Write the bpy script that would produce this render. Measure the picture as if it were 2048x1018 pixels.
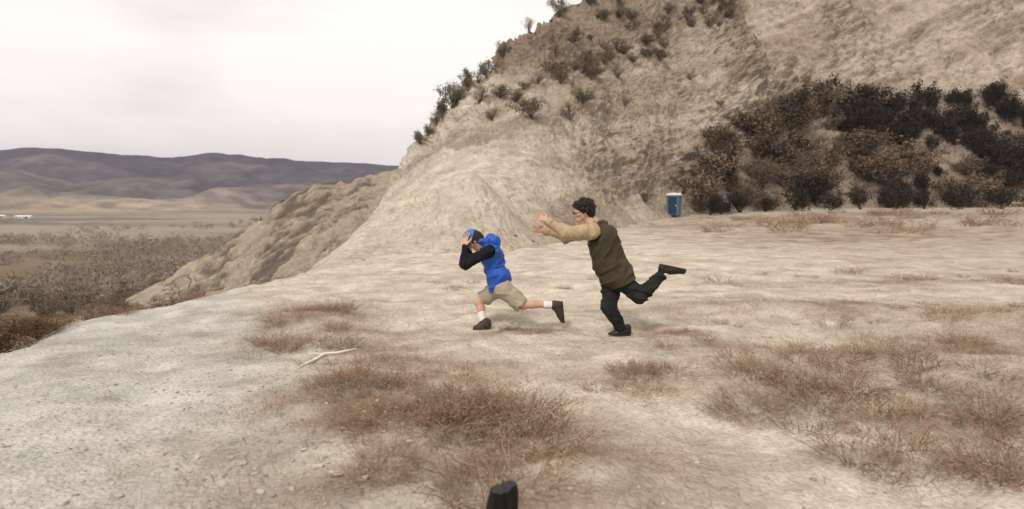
import bpy, math, random
import numpy as np
from mathutils import Vector
from mathutils.bvhtree import BVHTree

for o in list(bpy.data.objects):
    bpy.data.objects.remove(o)
scene = bpy.context.scene
C = scene.collection
random.seed(7)
RNG = np.random.default_rng(7)

# ------------------------------------------------------------------ camera
CAM_Z = 1.55
F_PX = 1220.0                     # focal length in pixels of the 2048 wide photograph
PITCH = math.atan((509 - 395) / F_PX)
cam_data = bpy.data.cameras.new('camera')
cam_data.sensor_width = 36.0
cam_data.lens = 36.0 * F_PX / 2048.0
cam_data.clip_start = 0.05
cam_data.clip_end = 20000.0
cam_data.dof.use_dof = True
cam_data.dof.focus_distance = 7.2
cam_data.dof.aperture_fstop = 1.6
cam = bpy.data.objects.new('camera', cam_data)
cam.location = (0, 0, CAM_Z)
cam.rotation_euler = (math.radians(90) - PITCH, 0, 0)
C.objects.link(cam)
scene.camera = cam

# ------------------------------------------------------------------ sky, sun, exposure
SUN_EL, SUN_AZ = math.radians(46), math.radians(-152)   # azimuth from +Y, clockwise seen from above
world = bpy.data.worlds.new('World')
scene.world = world
world.use_nodes = True
wn, wl = world.node_tree.nodes, world.node_tree.links
wn.clear()
w_out = wn.new('ShaderNodeOutputWorld')
w_bg = wn.new('ShaderNodeBackground')
w_sky = wn.new('ShaderNodeTexSky')
w_sky.sky_type = 'NISHITA'
w_sky.sun_disc = False
w_sky.sun_elevation = SUN_EL
w_sky.sun_rotation = SUN_AZ
w_sky.dust_density = 4.0
w_tc = wn.new('ShaderNodeTexCoord')
w_map = wn.new('ShaderNodeMapping')
w_map.inputs['Scale'].default_value = (1.0, 1.0, 3.2)
w_n = wn.new('ShaderNodeTexNoise')
w_n.inputs['Scale'].default_value = 1.7
w_n.inputs['Detail'].default_value = 5.0
w_n.inputs['Roughness'].default_value = 0.52
w_ramp = wn.new('ShaderNodeValToRGB')
w_ramp.color_ramp.elements[0].position = 0.34
w_ramp.color_ramp.elements[0].color = (6.0, 5.65, 5.35, 1)
w_ramp.color_ramp.elements[1].position = 0.60
w_ramp.color_ramp.elements[1].color = (9.1, 8.4, 7.75, 1)
w_mix = wn.new('ShaderNodeMix')
w_mix.data_type = 'RGBA'
w_mix.inputs[0].default_value = 0.96
wl.new(w_tc.outputs['Generated'], w_map.inputs['Vector'])
wl.new(w_map.outputs['Vector'], w_n.inputs['Vector'])
wl.new(w_n.outputs['Fac'], w_ramp.inputs['Fac'])
wl.new(w_sky.outputs['Color'], w_mix.inputs[6])
wl.new(w_ramp.outputs['Color'], w_mix.inputs[7])
wl.new(w_mix.outputs[2], w_bg.inputs['Color'])
w_bg.inputs['Strength'].default_value = 0.10
wl.new(w_bg.outputs['Background'], w_out.inputs['Surface'])

sun_data = bpy.data.lights.new('sun', 'SUN')
sun_data.energy = 1.5
sun_data.angle = math.radians(10)
sun_data.color = (1.0, 0.94, 0.86)
sun = bpy.data.objects.new('sun', sun_data)
sd = Vector((math.sin(SUN_AZ) * math.cos(SUN_EL), math.cos(SUN_AZ) * math.cos(SUN_EL), math.sin(SUN_EL)))
sun.rotation_euler = (-sd).to_track_quat('-Z', 'Y').to_euler()
C.objects.link(sun)

scene.view_settings.view_transform = 'Standard'
scene.view_settings.look = 'None'
scene.view_settings.gamma = 1.0
scene.view_settings.exposure = 0.42
scene.view_settings.use_curve_mapping = False
scene.cycles.use_denoising = True
scene.cycles.max_bounces = 6
scene.cycles.volume_bounces = 1
scene.cycles.transparent_max_bounces = 8

# ------------------------------------------------------------------ helpers: numbers
def ray(px, py):
    u, v = (px - 1024) / F_PX, (509 - py) / F_PX
    c, s = math.cos(PITCH), math.sin(PITCH)
    return np.array([u, c + v * s, -s + v * c])

def P(px, py, d):
    """the point at depth d (metres along +Y) that the photograph shows at px, py"""
    r = ray(px, py)
    return np.array([0, 0, CAM_Z]) + r * (d / r[1])

def sstep(a, b, x):
    t = np.clip((x - a) / (b - a), 0, 1)
    return t * t * (3 - 2 * t)

_perm = np.random.default_rng(11).random(65536).astype(np.float32)
def _h(ix, iy, iz):
    return _perm[(ix * 73856093 ^ iy * 19349663 ^ iz * 83492791) & 65535]

def noise(p):
    """value noise, -1..1, p is (n,3)"""
    p = np.asarray(p, dtype=np.float64)
    i = np.floor(p).astype(np.int64)
    f = p - i
    f = f * f * f * (f * (f * 6 - 15) + 10)
    x, y, z = i[..., 0], i[..., 1], i[..., 2]
    fx, fy, fz = f[..., 0], f[..., 1], f[..., 2]
    def l(a, b, t): return a + (b - a) * t
    c00 = l(_h(x, y, z), _h(x + 1, y, z), fx); c10 = l(_h(x, y + 1, z), _h(x + 1, y + 1, z), fx)
    c01 = l(_h(x, y, z + 1), _h(x + 1, y, z + 1), fx); c11 = l(_h(x, y + 1, z + 1), _h(x + 1, y + 1, z + 1), fx)
    return l(l(c00, c10, fy), l(c01, c11, fy), fz) * 2 - 1

def fbm(p, octaves=4, gain=0.5):
    p = np.asarray(p, dtype=np.float64)
    t, a, tot = 0, 1.0, 0
    for k in range(octaves):
        t = t + a * noise(p * 2.0 ** k + 17.3 * k)
        tot += a
        a *= gain
    return t / tot

def ridged(p, octaves=4):
    p = np.asarray(p, dtype=np.float64)
    t, a, tot = 0, 1.0, 0
    for k in range(octaves):
        t = t + a * (1 - np.abs(noise(p * 2.0 ** k + 9.1 * k)))
        tot += a
        a *= 0.5
    return t / tot

def xyz(x, y, z=0.0):
    x, y = np.asarray(x, float), np.asarray(y, float)
    return np.stack([x, y, np.zeros_like(x) + z], -1)

# ------------------------------------------------------------------ helpers: objects
def mesh_from(name, V, Fc, smooth=True, tint=None):
    me = bpy.data.meshes.new(name)
    V = np.asarray(V, dtype=np.float32)
    Fc = np.asarray(Fc, dtype=np.int32)
    n, k = Fc.shape
    me.vertices.add(len(V)); me.vertices.foreach_set('co', V.ravel())
    me.loops.add(n * k); me.loops.foreach_set('vertex_index', Fc.ravel())
    me.polygons.add(n)
    me.polygons.foreach_set('loop_start', np.arange(0, n * k, k, dtype=np.int32))
    me.polygons.foreach_set('use_smooth', np.full(n, smooth, dtype=bool))
    me.update(calc_edges=True)
    if tint is not None:
        at = me.color_attributes.new('tint', 'FLOAT_COLOR', 'POINT')
        rgba = np.ones((len(V), 4), dtype=np.float32)
        rgba[:, :3] = tint
        at.data.foreach_set('color', rgba.ravel())
    return me

def link(name, me, material=None, parent=None):
    o = bpy.data.objects.new(name, me)
    if material is not None and me is not None and len(me.materials) == 0:
        me.materials.append(material)
    C.objects.link(o)
    if parent is not None:
        o.parent = parent
    return o

def tag(o, label=None, cat=None, group=None, kind=None):
    if label: o['label'] = label
    if cat: o['category'] = cat
    if group: o['group'] = group
    if kind: o['kind'] = kind
    return o

def copy_tree(o):
    c = o.copy(); C.objects.link(c)
    for ch in o.children:
        d = ch.copy(); C.objects.link(d); d.parent = c
    return c

def grid_faces(nu, nv):
    """quads of an (nu, nv) vertex grid stored row by row"""
    i = np.arange(nu - 1)[:, None] * nv + np.arange(nv - 1)[None, :]
    i = i.ravel()
    return np.stack([i, i + nv, i + nv + 1, i + 1], -1)

# ------------------------------------------------------------------ helpers: materials
def material(name, color=(0.5, 0.5, 0.5), rough=0.85, use_tint=False, vary=0.0, vary_scale=5.0, bump=0.0,
             bump_scale=20.0, detail=6.0, speck=0.0, speck_scale=60.0, sheen=0.0, spec=0.3, stretch=(1, 1, 1), island=0.0, grit=0.0, grit_scale=40.0):
    m = bpy.data.materials.new(name)
    m.use_nodes = True
    n, l = m.node_tree.nodes, m.node_tree.links
    b = n['Principled BSDF']
    b.inputs['Roughness'].default_value = rough
    b.inputs['Specular IOR Level'].default_value = spec
    if sheen:
        b.inputs['Sheen Weight'].default_value = sheen
    tc = n.new('ShaderNodeTexCoord')
    mp = n.new('ShaderNodeMapping'); mp.inputs['Scale'].default_value = stretch
    l.new(tc.outputs['Object'], mp.inputs['Vector'])
    if use_tint:
        a = n.new('ShaderNodeAttribute'); a.attribute_name = 'tint'
        col = a.outputs['Color']
    else:
        r = n.new('ShaderNodeRGB'); r.outputs[0].default_value = (*color, 1)
        col = r.outputs[0]
    def multiply(col, fac_socket, lo, hi):
        mr = n.new('ShaderNodeMapRange')
        mr.inputs['To Min'].default_value = lo; mr.inputs['To Max'].default_value = hi
        l.new(fac_socket, mr.inputs['Value'])
        mx = n.new('ShaderNodeVectorMath'); mx.operation = 'SCALE'
        l.new(col, mx.inputs[0]); l.new(mr.outputs[0], mx.inputs['Scale'])
        return mx.outputs[0]
    if vary:
        t = n.new('ShaderNodeTexNoise'); t.inputs['Scale'].default_value = vary_scale
        t.inputs['Detail'].default_value = detail; t.inputs['Roughness'].default_value = 0.62
        l.new(mp.outputs[0], t.inputs['Vector'])
        mr = n.new('ShaderNodeMapRange')
        mr.inputs['From Min'].default_value = 0.3; mr.inputs['From Max'].default_value = 0.7
        l.new(t.outputs['Fac'], mr.inputs['Value'])
        col = multiply(col, mr.outputs[0], 1 - vary, 1 + vary)
    if speck:
        t2 = n.new('ShaderNodeTexVoronoi'); t2.inputs['Scale'].default_value = speck_scale
        l.new(mp.outputs[0], t2.inputs['Vector'])
        sp = n.new('ShaderNodeSeparateColor'); l.new(t2.outputs['Color'], sp.inputs[0])
        col = multiply(col, sp.outputs[0], 1 - speck, 1 + speck)
    if island:
        g = n.new('ShaderNodeNewGeometry')
        col = multiply(col, g.outputs['Random Per Island'], 1 - island, 1 + island)
        oi = n.new('ShaderNodeObjectInfo')
        col = multiply(col, oi.outputs['Random'], 1 - island * 0.6, 1 + island * 0.6)
    l.new(col, b.inputs['Base Color'])
    if bump:
        t3 = n.new('ShaderNodeTexNoise'); t3.inputs['Scale'].default_value = bump_scale
        t3.inputs['Detail'].default_value = 8.0; t3.inputs['Roughness'].default_value = 0.65
        l.new(mp.outputs[0], t3.inputs['Vector'])
        bp = n.new('ShaderNodeBump'); bp.inputs['Strength'].default_value = 1.0
        bp.inputs['Distance'].default_value = bump
        l.new(t3.outputs['Fac'], bp.inputs['Height'])
        last = bp.outputs[0]
        if grit:
            t4 = n.new('ShaderNodeTexVoronoi'); t4.inputs['Scale'].default_value = grit_scale
            l.new(mp.outputs[0], t4.inputs['Vector'])
            t5 = n.new('ShaderNodeTexNoise'); t5.inputs['Scale'].default_value = grit_scale * 0.35; t5.inputs['Detail'].default_value = 6.0
            l.new(mp.outputs[0], t5.inputs['Vector'])
            ad = n.new('ShaderNodeMath'); ad.operation = 'SUBTRACT'
            l.new(t5.outputs['Fac'], ad.inputs[0]); l.new(t4.outputs['Distance'], ad.inputs[1])
            b2 = n.new('ShaderNodeBump'); b2.inputs['Distance'].default_value = grit
            l.new(ad.outputs[0], b2.inputs['Height']); l.new(last, b2.inputs['Normal'])
            last = b2.outputs[0]
        l.new(last, b.inputs['Normal'])
    return m

M_ground = material('dry dirt', use_tint=True, rough=0.95, vary=0.22, vary_scale=2.6, bump=0.03, bump_scale=9.0, speck=0.13, speck_scale=38.0, spec=0.1, grit=0.012, grit_scale=34.0)
M_hill = material('clay slope', use_tint=True, rough=0.95, vary=0.20, vary_scale=0.9, bump=0.30, bump_scale=1.6, speck=0.08, speck_scale=5.0, spec=0.1, detail=9, grit=0.10, grit_scale=4.5)
M_far = material('far slopes', use_tint=True, rough=1.0, vary=0.45, vary_scale=0.03, bump=9.0, bump_scale=0.02, spec=0.0, detail=9)
M_stone = material('pale stone', (0.44, 0.39, 0.33), rough=0.9, vary=0.2, vary_scale=12, bump=0.004, bump_scale=60, island=0.35, spec=0.15)
M_clay = material('clay lump', (0.40, 0.345, 0.265), rough=0.95, vary=0.2, vary_scale=3, bump=0.05, bump_scale=5, spec=0.1)
M_twig = material('dry twigs', (0.13, 0.095, 0.07), rough=0.9, island=0.25, spec=0.1)
M_weed = material('dry weed', (0.29, 0.195, 0.128), rough=0.9, island=0.30, spec=0.1)
M_straw = material('straw grass', (0.40, 0.315, 0.225), rough=0.9, island=0.30, spec=0.1)
M_sage = material('sage foliage', (0.185, 0.15, 0.105), rough=0.9, island=0.24, spec=0.1)
M_brown = material('brown brush', (0.185, 0.138, 0.098), rough=0.95, island=0.16, spec=0.1)
M_dark = material('dark foliage', (0.038, 0.031, 0.022), rough=0.95, island=0.2, spec=0.1)
M_rust = material('rust brush', (0.145, 0.098, 0.064), rough=0.95, island=0.16, spec=0.1)
M_grey = material('grey dead stems', (0.27, 0.225, 0.185), rough=0.95, island=0.3, spec=0.1)
M_near = material('dark rust leaves', (0.125, 0.078, 0.040), rough=0.9, island=0.5, spec=0.1)
M_thick = material('bare thicket', (0.245, 0.205, 0.168), rough=1.0, island=0.30, spec=0.0)
M_skin = material('skin', (0.56, 0.33, 0.255), rough=0.55, vary=0.08, vary_scale=9, spec=0.35)
M_hair = material('black hair', (0.012, 0.009, 0.008), rough=0.55, bump=0.012, bump_scale=55, spec=0.35)
M_hair2 = material('dark brown hair', (0.022, 0.013, 0.010), rough=0.55, bump=0.008, bump_scale=70, spec=0.35)
M_vest = material('blue nylon', (0.012, 0.085, 0.42), rough=0.48, vary=0.12, vary_scale=14, bump=0.008, bump_scale=26, spec=0.4)
M_black = material('black knit', (0.010, 0.010, 0.012), rough=0.85, bump=0.002, bump_scale=180, spec=0.2)
M_shorts = material('khaki cotton', (0.38, 0.33, 0.25), rough=0.9, vary=0.1, vary_scale=15, bump=0.006, bump_scale=26, spec=0.15)
M_sock = material('white sock', (0.76, 0.72, 0.67), rough=0.9, bump=0.002, bump_scale=200, spec=0.1)
M_boot = material('brown boot', (0.045, 0.030, 0.017), rough=0.6, bump=0.003, bump_scale=60, spec=0.4)
M_shoe = material('black shoe', (0.010, 0.009, 0.010), rough=0.5, bump=0.002, bump_scale=60, spec=0.4)
M_sole = material('rubber sole', (0.035, 0.03, 0.026), rough=0.8)
M_cap = material('blue cap', (0.07, 0.19, 0.42), rough=0.85, vary=0.12, vary_scale=30, bump=0.003, bump_scale=120, spec=0.15)
M_olive = material('olive canvas', (0.058, 0.046, 0.029), rough=0.85, vary=0.22, vary_scale=8, bump=0.008, bump_scale=26, spec=0.2)
M_collar = material('brown collar', (0.09, 0.045, 0.025), rough=0.85, bump=0.004, bump_scale=40, spec=0.15)
M_tan = material('tan cotton', (0.43, 0.325, 0.205), rough=0.9, vary=0.1, vary_scale=10, bump=0.008, bump_scale=26, spec=0.15)
M_trouser = material('black trousers', (0.020, 0.020, 0.017), rough=0.85, vary=0.3, vary_scale=9, bump=0.008, bump_scale=26, spec=0.2)
M_eye = material('eye', (0.02, 0.015, 0.012), rough=0.2)
M_lens = material('spectacle frame', (0.02, 0.02, 0.02), rough=0.3)
M_wood = material('bleached wood', (0.78, 0.74, 0.67), rough=0.8, vary=0.1, vary_scale=20, stretch=(1, 6, 6), bump=0.003, bump_scale=60)
M_char = material('charred wood', (0.014, 0.011, 0.011), rough=0.85, vary=0.6, vary_scale=30, bump=0.03, bump_scale=30, spec=0.25, stretch=(1, 1, 0.3))
M_ash = material('ash grey wood', (0.045, 0.038, 0.042), rough=0.9, vary=0.5, vary_scale=40, bump=0.01, bump_scale=50)
M_bin = material('blue plastic', (0.085, 0.15, 0.235), rough=0.5, vary=0.08, vary_scale=3)
M_bindark = material('dark blue plastic', (0.015, 0.045, 0.075), rough=0.5)
M_roofwhite = material('white plastic', (0.74, 0.75, 0.73), rough=0.45)
M_white = material('white painted metal', (0.80, 0.79, 0.75), rough=0.6, vary=0.05, vary_scale=1)
M_glass = material('dark pane', (0.03, 0.035, 0.04), rough=0.15, spec=0.5)

# ------------------------------------------------------------------ ground
EDGE_Y = np.array([-400, -20, 0, 5.0, 6.4, 7.7, 9.4, 11.1, 12.6, 14.5, 20, 45, 60, 4000])
EDGE_X = np.array([-9, -6.2, -5.6, -5.4, -5.45, -5.65, -5.15, -4.65, -4.2, -3.6, -3.6, -6.0, -6.0, -6.0])
BERMS = [(-1.05, 4.3, 0.75, 1.3, 0.12), (-2.5, 7.4, 0.7, 0.9, 0.10), (0.2, 3.0, 0.7, 0.6, 0.10),
         (2.6, 5.2, 1.3, 0.7, 0.14), (4.6, 4.6, 1.5, 0.9, 0.22), (3.4, 8.4, 1.6, 0.5, 0.10), (6.5, 7.0, 1.6, 0.9, 0.25)]

FEET = [P(960, 656, 7.25) - np.array([0, 0, 0.018]), P(1231, 670.5, 7.01) - np.array([0, 0, 0.013])]   # where the two people push off

def terrace_z(x, y):
    x, y = np.asarray(x, float), np.asarray(y, float)
    z = 0.05 * fbm(xyz(x / 1.7, y / 1.1), 3) + 0.030 * fbm(xyz(x / 0.42, y / 0.30, 4.0), 3)
    q = xyz(x, y)
    w = q + 0.25 * np.stack([noise(q / 0.6 + 3), noise(q / 0.6 + 13), 0 * x], -1)
    z = z + 0.040 * (ridged(w / np.array([0.75, 0.50, 1]) + 6, 3) - 0.6) + 0.022 * (ridged(w / 0.20 + 16, 2) - 0.6)
    z = z - 0.035 * np.clip(noise(w / np.array([0.42, 0.34, 1]) + 26) - 0.15, 0, 1)
    for bx, by, rx, ry, h in BERMS:
        z = z + h * np.exp(-((x - bx) / rx) ** 2 - ((y - by) / ry) ** 2)
    road = sstep(0.2, -1.2, x - (1.0 - 0.51 * y))          # the smoother dirt road on the left
    z = z * (1 - 0.65 * road) - 0.05 * road
    c_ = x - (1.0 - 0.51 * y) + 0.1 * noise(q / 1.5 + 40)
    z = z - 0.028 * (np.exp(-((c_ + 1.5) / 0.20) ** 2) + np.exp(-((c_ + 3.0) / 0.20) ** 2)) + 0.012 * np.exp(-((c_ + 2.25) / 0.3) ** 2)
    z = z + 0.5 * sstep(9, 30, x) * sstep(3, 20, y)
    for f in FEET:                                          # trodden flat under the feet
        k_ = np.exp(-(((x - f[0]) / 0.55) ** 2 + ((y - f[1]) / 0.35) ** 2) ** 1.5)
        z = z + (f[2] - z) * k_ * 0.95
    return z

def ground_z(x, y):
    x, y = np.asarray(x, float), np.asarray(y, float)
    xe = np.interp(y, EDGE_Y, EDGE_X) + 0.22 * noise(xyz(y / 1.3, 0 * y + 2))
    s = xe - x                                              # metres beyond the edge
    q = np.clip(s + 0.10, 0, None)
    drop = np.where(q < 0.25, q * q * 0.9, 0.056 + (q - 0.25) * 0.45)
    drop = 13.8 * (1 - np.exp(-drop / 9.0))
    val = sstep(2, 14, drop)
    r = np.hypot(x, y)
    rough = (1.1 * fbm(xyz(x / 21, y / 21), 4) + 0.5 * fbm(xyz(x / 5, y / 5), 3)) * val * np.clip(400 / (r + 1), 0, 1)
    return terrace_z(x, y) * (1 - sstep(0, 3, s)) - drop + rough

def lerp3(a, b, t):
    return np.asarray(a)[None] + (np.asarray(b) - np.asarray(a))[None] * t[:, None]

def weed_mask(x, y):
    """0..1: how weedy and brown the soil is"""
    m = np.zeros_like(x)
    for bx, by, rx, ry, h in BERMS:
        m = np.maximum(m, np.exp(-(((x - bx) / (rx * 1.25)) ** 2 + ((y - by) / (ry * 1.25)) ** 2) * 0.9))
    for bx, by, rx, ry, a in [(0.3, 6.95, 0.8, 0.22, 0.9), (6.0, 5.5, 3.0, 2.2, 0.85), (-2.9, 8.2, 0.9, 0.8, 0.7), (3.0, 5.4, 2.0, 0.5, 0.8), (14, 24, 9, 5, 0.8), (9, 11.2, 4.5, 0.35, 0.8), (-0.3, 11.5, 2.2, 0.25, 0.6), (9, 34, 5, 5, 0.7), (25, 40, 14, 9, 0.8), (1.9, 6.8, 0.5, 0.2, 0.8)]:
        m = np.maximum(m, a * np.exp(-(((x - bx) / rx) ** 2 + ((y - by) / ry) ** 2)))
    c_ = x - (1.0 - 0.51 * y)
    m = np.maximum(m, 0.75 * np.exp(-((c_ - 0.75) / 0.7) ** 2) * sstep(9.5, 7.0, y) * sstep(1.0, 2.5, y))
    m = np.maximum(m, 0.8 * sstep(3.2, 5.5, x) * sstep(8.5, 5.5, y))
    n = fbm(xyz(x / 0.9, y / 0.5, 8.0), 4)
    return np.clip(m * (0.75 + 0.9 * n) + 0.22 * sstep(0.15, 0.6, n) * sstep(-2, 2, x), 0, 1)

def ground_tint(x, y, z):
    sand, road, brown = (0.550, 0.490, 0.404), (0.480, 0.460, 0.418), (0.225, 0.155, 0.108)
    n = fbm(xyz(x / 2.3, y / 1.6, 3.0), 4)
    t = lerp3(sand, road, sstep(0.5, -0.9, x - (1.0 - 0.51 * y) + 0.5 * n))
    t = t * (1 + 0.10 * n)[:, None]
    n4 = fbm(xyz(x / 0.55, y / 0.32, 12.0), 4)
    t = t * (1 - np.array([0.17, 0.19, 0.21]) * sstep(0.02, 0.45, n4)[:, None]) * (1 + 0.08 * sstep(0.0, -0.5, n4))[:, None]
    warm = sstep(2.0, 12.0, x)[:, None]
    t = t * (1 - warm * np.array([0.15, 0.17, 0.19]))
    c_ = x - (1.0 - 0.51 * y)
    rut = np.exp(-((c_ + 1.5 + 0.12 * n) / 0.22) ** 2) + np.exp(-((c_ + 3.0 + 0.12 * n) / 0.22) ** 2)
    t = t * (1 + 0.07 * rut)[:, None]
    w = weed_mask(x, y)
    t = t + (np.array(brown) - t) * (w * 0.92)[:, None]
    # the valley beyond the edge
    r = np.hypot(x, y)
    v = sstep(-0.25, -1.6, z)
    n2 = fbm(xyz(x / 30, y / 30, 1.0), 5)
    n3 = fbm(xyz(x / 160, y / 30, 5.0), 5)
    val = lerp3((0.17, 0.125, 0.085), (0.26, 0.215, 0.17), sstep(-0.35, 0.4, n2))
    fld = lerp3((0.165, 0.138, 0.112), (0.285, 0.250, 0.192), sstep(-0.25, 0.45, 1.5 * n3 + 0.3 * sstep(260, 420, r)))
    val = val + (fld - val) * sstep(190, 330, r)[:, None]
    pad = np.exp(-((x + 62) / 6.0) ** 2 - ((y - 93) / 4.0) ** 2)
    val = val + (np.array((0.50, 0.46, 0.42)) - val) * sstep(0.3, 0.7, pad)[:, None]
    return t + (val - t) * v[:, None]

ang = np.concatenate([np.radians(np.linspace(-180, -56, 60, endpoint=False)), np.radians(np.linspace(-56, 50, 470, endpoint=False)), np.radians(np.linspace(50, 180, 60))])
rad = np.concatenate([[0.02, 0.6], np.geomspace(1.1, 26, 500, endpoint=False), np.geomspace(26, 5000, 180)])
AA, RR = np.meshgrid(ang, rad, indexing='ij')
gx, gy = (RR * np.sin(AA)).ravel(), (RR * np.cos(AA)).ravel()
gz = ground_z(gx, gy)
g_me = mesh_from('ground', np.stack([gx, gy, gz], -1), grid_faces(len(ang), len(rad))[:, ::-1], tint=ground_tint(gx, gy, gz))
tag(link('ground', g_me, M_ground), kind='structure')

def gz1(x, y):
    return float(ground_z(np.array([x]), np.array([y]))[0])

# ------------------------------------------------------------------ hills
def curve(pts, t):
    """smooth interpolation through control points at t in 0..1 (monotone in index)"""
    pts = np.asarray(pts, float)
    u = np.linspace(0, 1, len(pts))
    out = np.stack([np.interp(t, u, pts[:, k]) for k in range(pts.shape[1])], -1)
    k = max(3, len(t) // (len(pts) * 2)) | 1
    ker = np.hanning(k + 2)[1:-1]; ker /= ker.sum()
    pad = k // 2
    ext = np.concatenate([2 * out[:1] - out[pad:0:-1], out, 2 * out[-1:] - out[-2:-pad - 2:-1]])
    return np.stack([np.convolve(ext[:, j], ker, 'valid') for j in range(pts.shape[1])], -1)

def unit0(v):
    return np.asarray(v, float) / np.linalg.norm(v)

def loft(foot, ridge, nt, s_rows, power, back):
    t = np.linspace(0, 1, nt)
    Fp, Rp = curve(foot, t), curve(ridge, t)
    rows = []
    for s in s_rows:
        if s <= 1:
            xy = Fp[:, :2] + (Rp - Fp)[:, :2] * s
            z = Fp[:, 2] + (Rp - Fp)[:, 2] * s ** power
        else:
            xy = Rp[:, :2] + np.array(back[:2]) * (s - 1)
            z = Rp[:, 2] + back[2] * (s - 1)
        rows.append(np.concatenate([xy, z[:, None]], 1))
    return np.stack(rows, 1), t                    # (nt, ns, 3)

def grid_normals(V):
    du = np.gradient(V, axis=0); dv = np.gradient(V, axis=1)
    n = np.cross(du, dv)
    n /= np.linalg.norm(n, axis=-1, keepdims=True) + 1e-9
    return n

# main hill: control points as (photo x, photo y, depth)
H_FOOT = [(520, 590, 11.4), (610, 560, 11.9), (740, 545, 13.0), (850, 532, 14.2), (980, 515, 16.0), (1100, 500, 18.5), (1180, 482, 22.0), (1260, 458, 31.0), (1330, 438, 44), (1400, 432, 51),
          (1550, 430, 55), (1700, 428, 58), (1900, 424, 63), (2150, 420, 66), (2500, 415, 70), (3000, 410, 72)]
H_RIDGE = [(770, 400, 42), (800, 338, 45), (838, 288, 47), (880, 238, 48.5), (930, 188, 50), (985, 132, 52), (1050, 66, 55), (1120, 22, 58), (1220, -25, 63), (1330, -95, 72),
           (1500, -200, 88), (1700, -300, 98), (1950, -400, 105), (2250, -500, 110), (2700, -600, 112), (3300, -650, 112)]
foot = np.array([P(*p) - np.array([0, 0, 0.25]) for p in H_FOOT])
ridge = np.array([P(*p) for p in H_RIDGE])
s_rows = np.concatenate([np.linspace(0, 1, 340) ** 1.15, np.linspace(1.02, 2.0, 14)])
HV, ht = loft(foot, ridge, 680, s_rows, 1.35, (6.0, 26.0, -2.0))
# left flank: columns that fall away into the valley
flank = [HV[:1] + np.array([-d, 0.5 * d, -1.15 * d - 0.1 * d * d]) for d in (9.0, 6.0, 4.0, 2.4, 1.2, 0.5)]
HV = np.concatenate(flank + [HV], 0)
tt = np.concatenate([np.zeros(len(flank)), ht])[:, None] + 0 * s_rows[None]
ss = np.minimum(s_rows, 1)[None] + 0 * tt
HN = grid_normals(HV)
HN *= np.sign(HN[..., 2:3] + 1e-9)
p = HV.reshape(-1, 3)
sv, tv = ss.ravel(), tt.ravel()
env = sstep(0.03, 0.32, sv)
env2 = 0.35 + 0.65 * sstep(0.0, 0.2, sv)
strat_n = np.array([-0.42, 0.15, 0.89])
h = p @ strat_n
along = p @ np.array([0.93, 0.2, 0.3])
strata = noise(np.stack([h * 0.55 + 0.4 * noise(p / 7), along * 0.05, h * 0 + 1], -1)) * 0.6 + noise(np.stack([h * 1.5 + 0.3 * noise(p / 4), along * 0.11, h * 0 + 5], -1)) * 0.4
warp = np.stack([fbm(p / 6 + 5, 3), fbm(p / 6 + 25, 3), fbm(p / 6 + 45, 3)], -1)
gully = ridged((p + 3.5 * warp) / np.array([4.2, 5.0, 9.0]) + 3, 4) - 0.55
big = fbm(p / 9.0, 4)
lumps = fbm(p / 2.2 + 40, 4)
clods = ridged(p / np.array([0.9, 0.9, 0.6]) + 70, 3) - 0.6
tiny = ridged(p / np.array([0.38, 0.38, 0.26]) + 170, 2) - 0.6
disp = env * (1.25 * big - 1.1 * gully + 0.55 * strata) + env2 * (0.85 * lumps * (0.25 + 0.75 * env) + 0.95 * clods * (0.16 + 0.84 * env) + 0.42 * tiny * (0.22 + 0.78 * env))
crag = sstep(0.45, 0.8, sv) * sstep(0.0, 0.3, fbm(p / 5 + 90, 3))
disp += 0.6 * crag * lumps
rug = 0.30 + 0.70 * sstep(-0.25, 0.30, fbm(p / 11 + 300, 3))
disp *= (0.25 + 0.75 * sstep(0.0, 0.16, tv)) * rug
mnd = P(942, 470, 20.5)
mound = np.exp(-((p[:, 0] - mnd[0]) / 1.5) ** 2 - ((p[:, 1] - mnd[1]) / 2.2) ** 2)
disp = disp * (1 - 0.8 * np.clip(mound * 1.3, 0, 1))
p2 = p + np.array([0, 0, 1.9]) * mound[:, None] + HN.reshape(-1, 3) * (disp * np.clip(p[:, 1] / 45, 0.25, 1.25))[:, None]
# smooth talus fan below the gap in the cliff
cream = np.array((0.570, 0.508, 0.412)); grey = np.array((0.465, 0.395, 0.318)); brownc = np.array((0.200, 0.148, 0.105)); dusk = np.array((0.300, 0.240, 0.185))
fan = sstep(0.45, 0.12, sv) * sstep(0.42, 0.30, tv)
hc = lerp3(cream, grey, sstep(0.20, 0.55, tv + 0.12 * big))
hc = hc + (dusk - hc) * (sstep(-0.1, 0.5, 1.3 * strata + 0.35 * lumps) * (1 - 0.7 * fan) * 0.62)[:, None]
hc = hc * (1 + 0.22 * clods + 0.08 * lumps)[:, None]
fleck = sstep(0.12, 0.42, fbm(p / np.array([1.1, 1.1, 0.7]) + 210, 3) + 0.25 * big) * sstep(0.12, 0.3, sv) * (1 - 0.6 * fan) * (0.30 + 0.70 * sstep(0.18, 0.42, tv))
hc = hc + (np.array((0.225, 0.175, 0.128)) - hc) * (0.50 * fleck)[:, None]
veg = sstep(0.60, 0.82, sv + 0.16 * big) * sstep(0.28, 0.40, tv) * sstep(0.72, 0.60, tv) * 0.8
veg = np.maximum(veg, sstep(0.40, 0.20, sv + 0.14 * lumps) * sstep(0.50, 0.58, tv + 0.03 * big) * 0.85)
veg = np.maximum(veg, 0.6 * sstep(0.24, 0.5, big + 0.6 * lumps) * sstep(0.40, 0.7, sv))
veg = np.maximum(veg, 0.6 * sstep(0.25, 0.05, np.abs(sv - 0.16) / 0.4 + 0.4 * lumps) * sstep(0.33, 0.40, tv))
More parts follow.
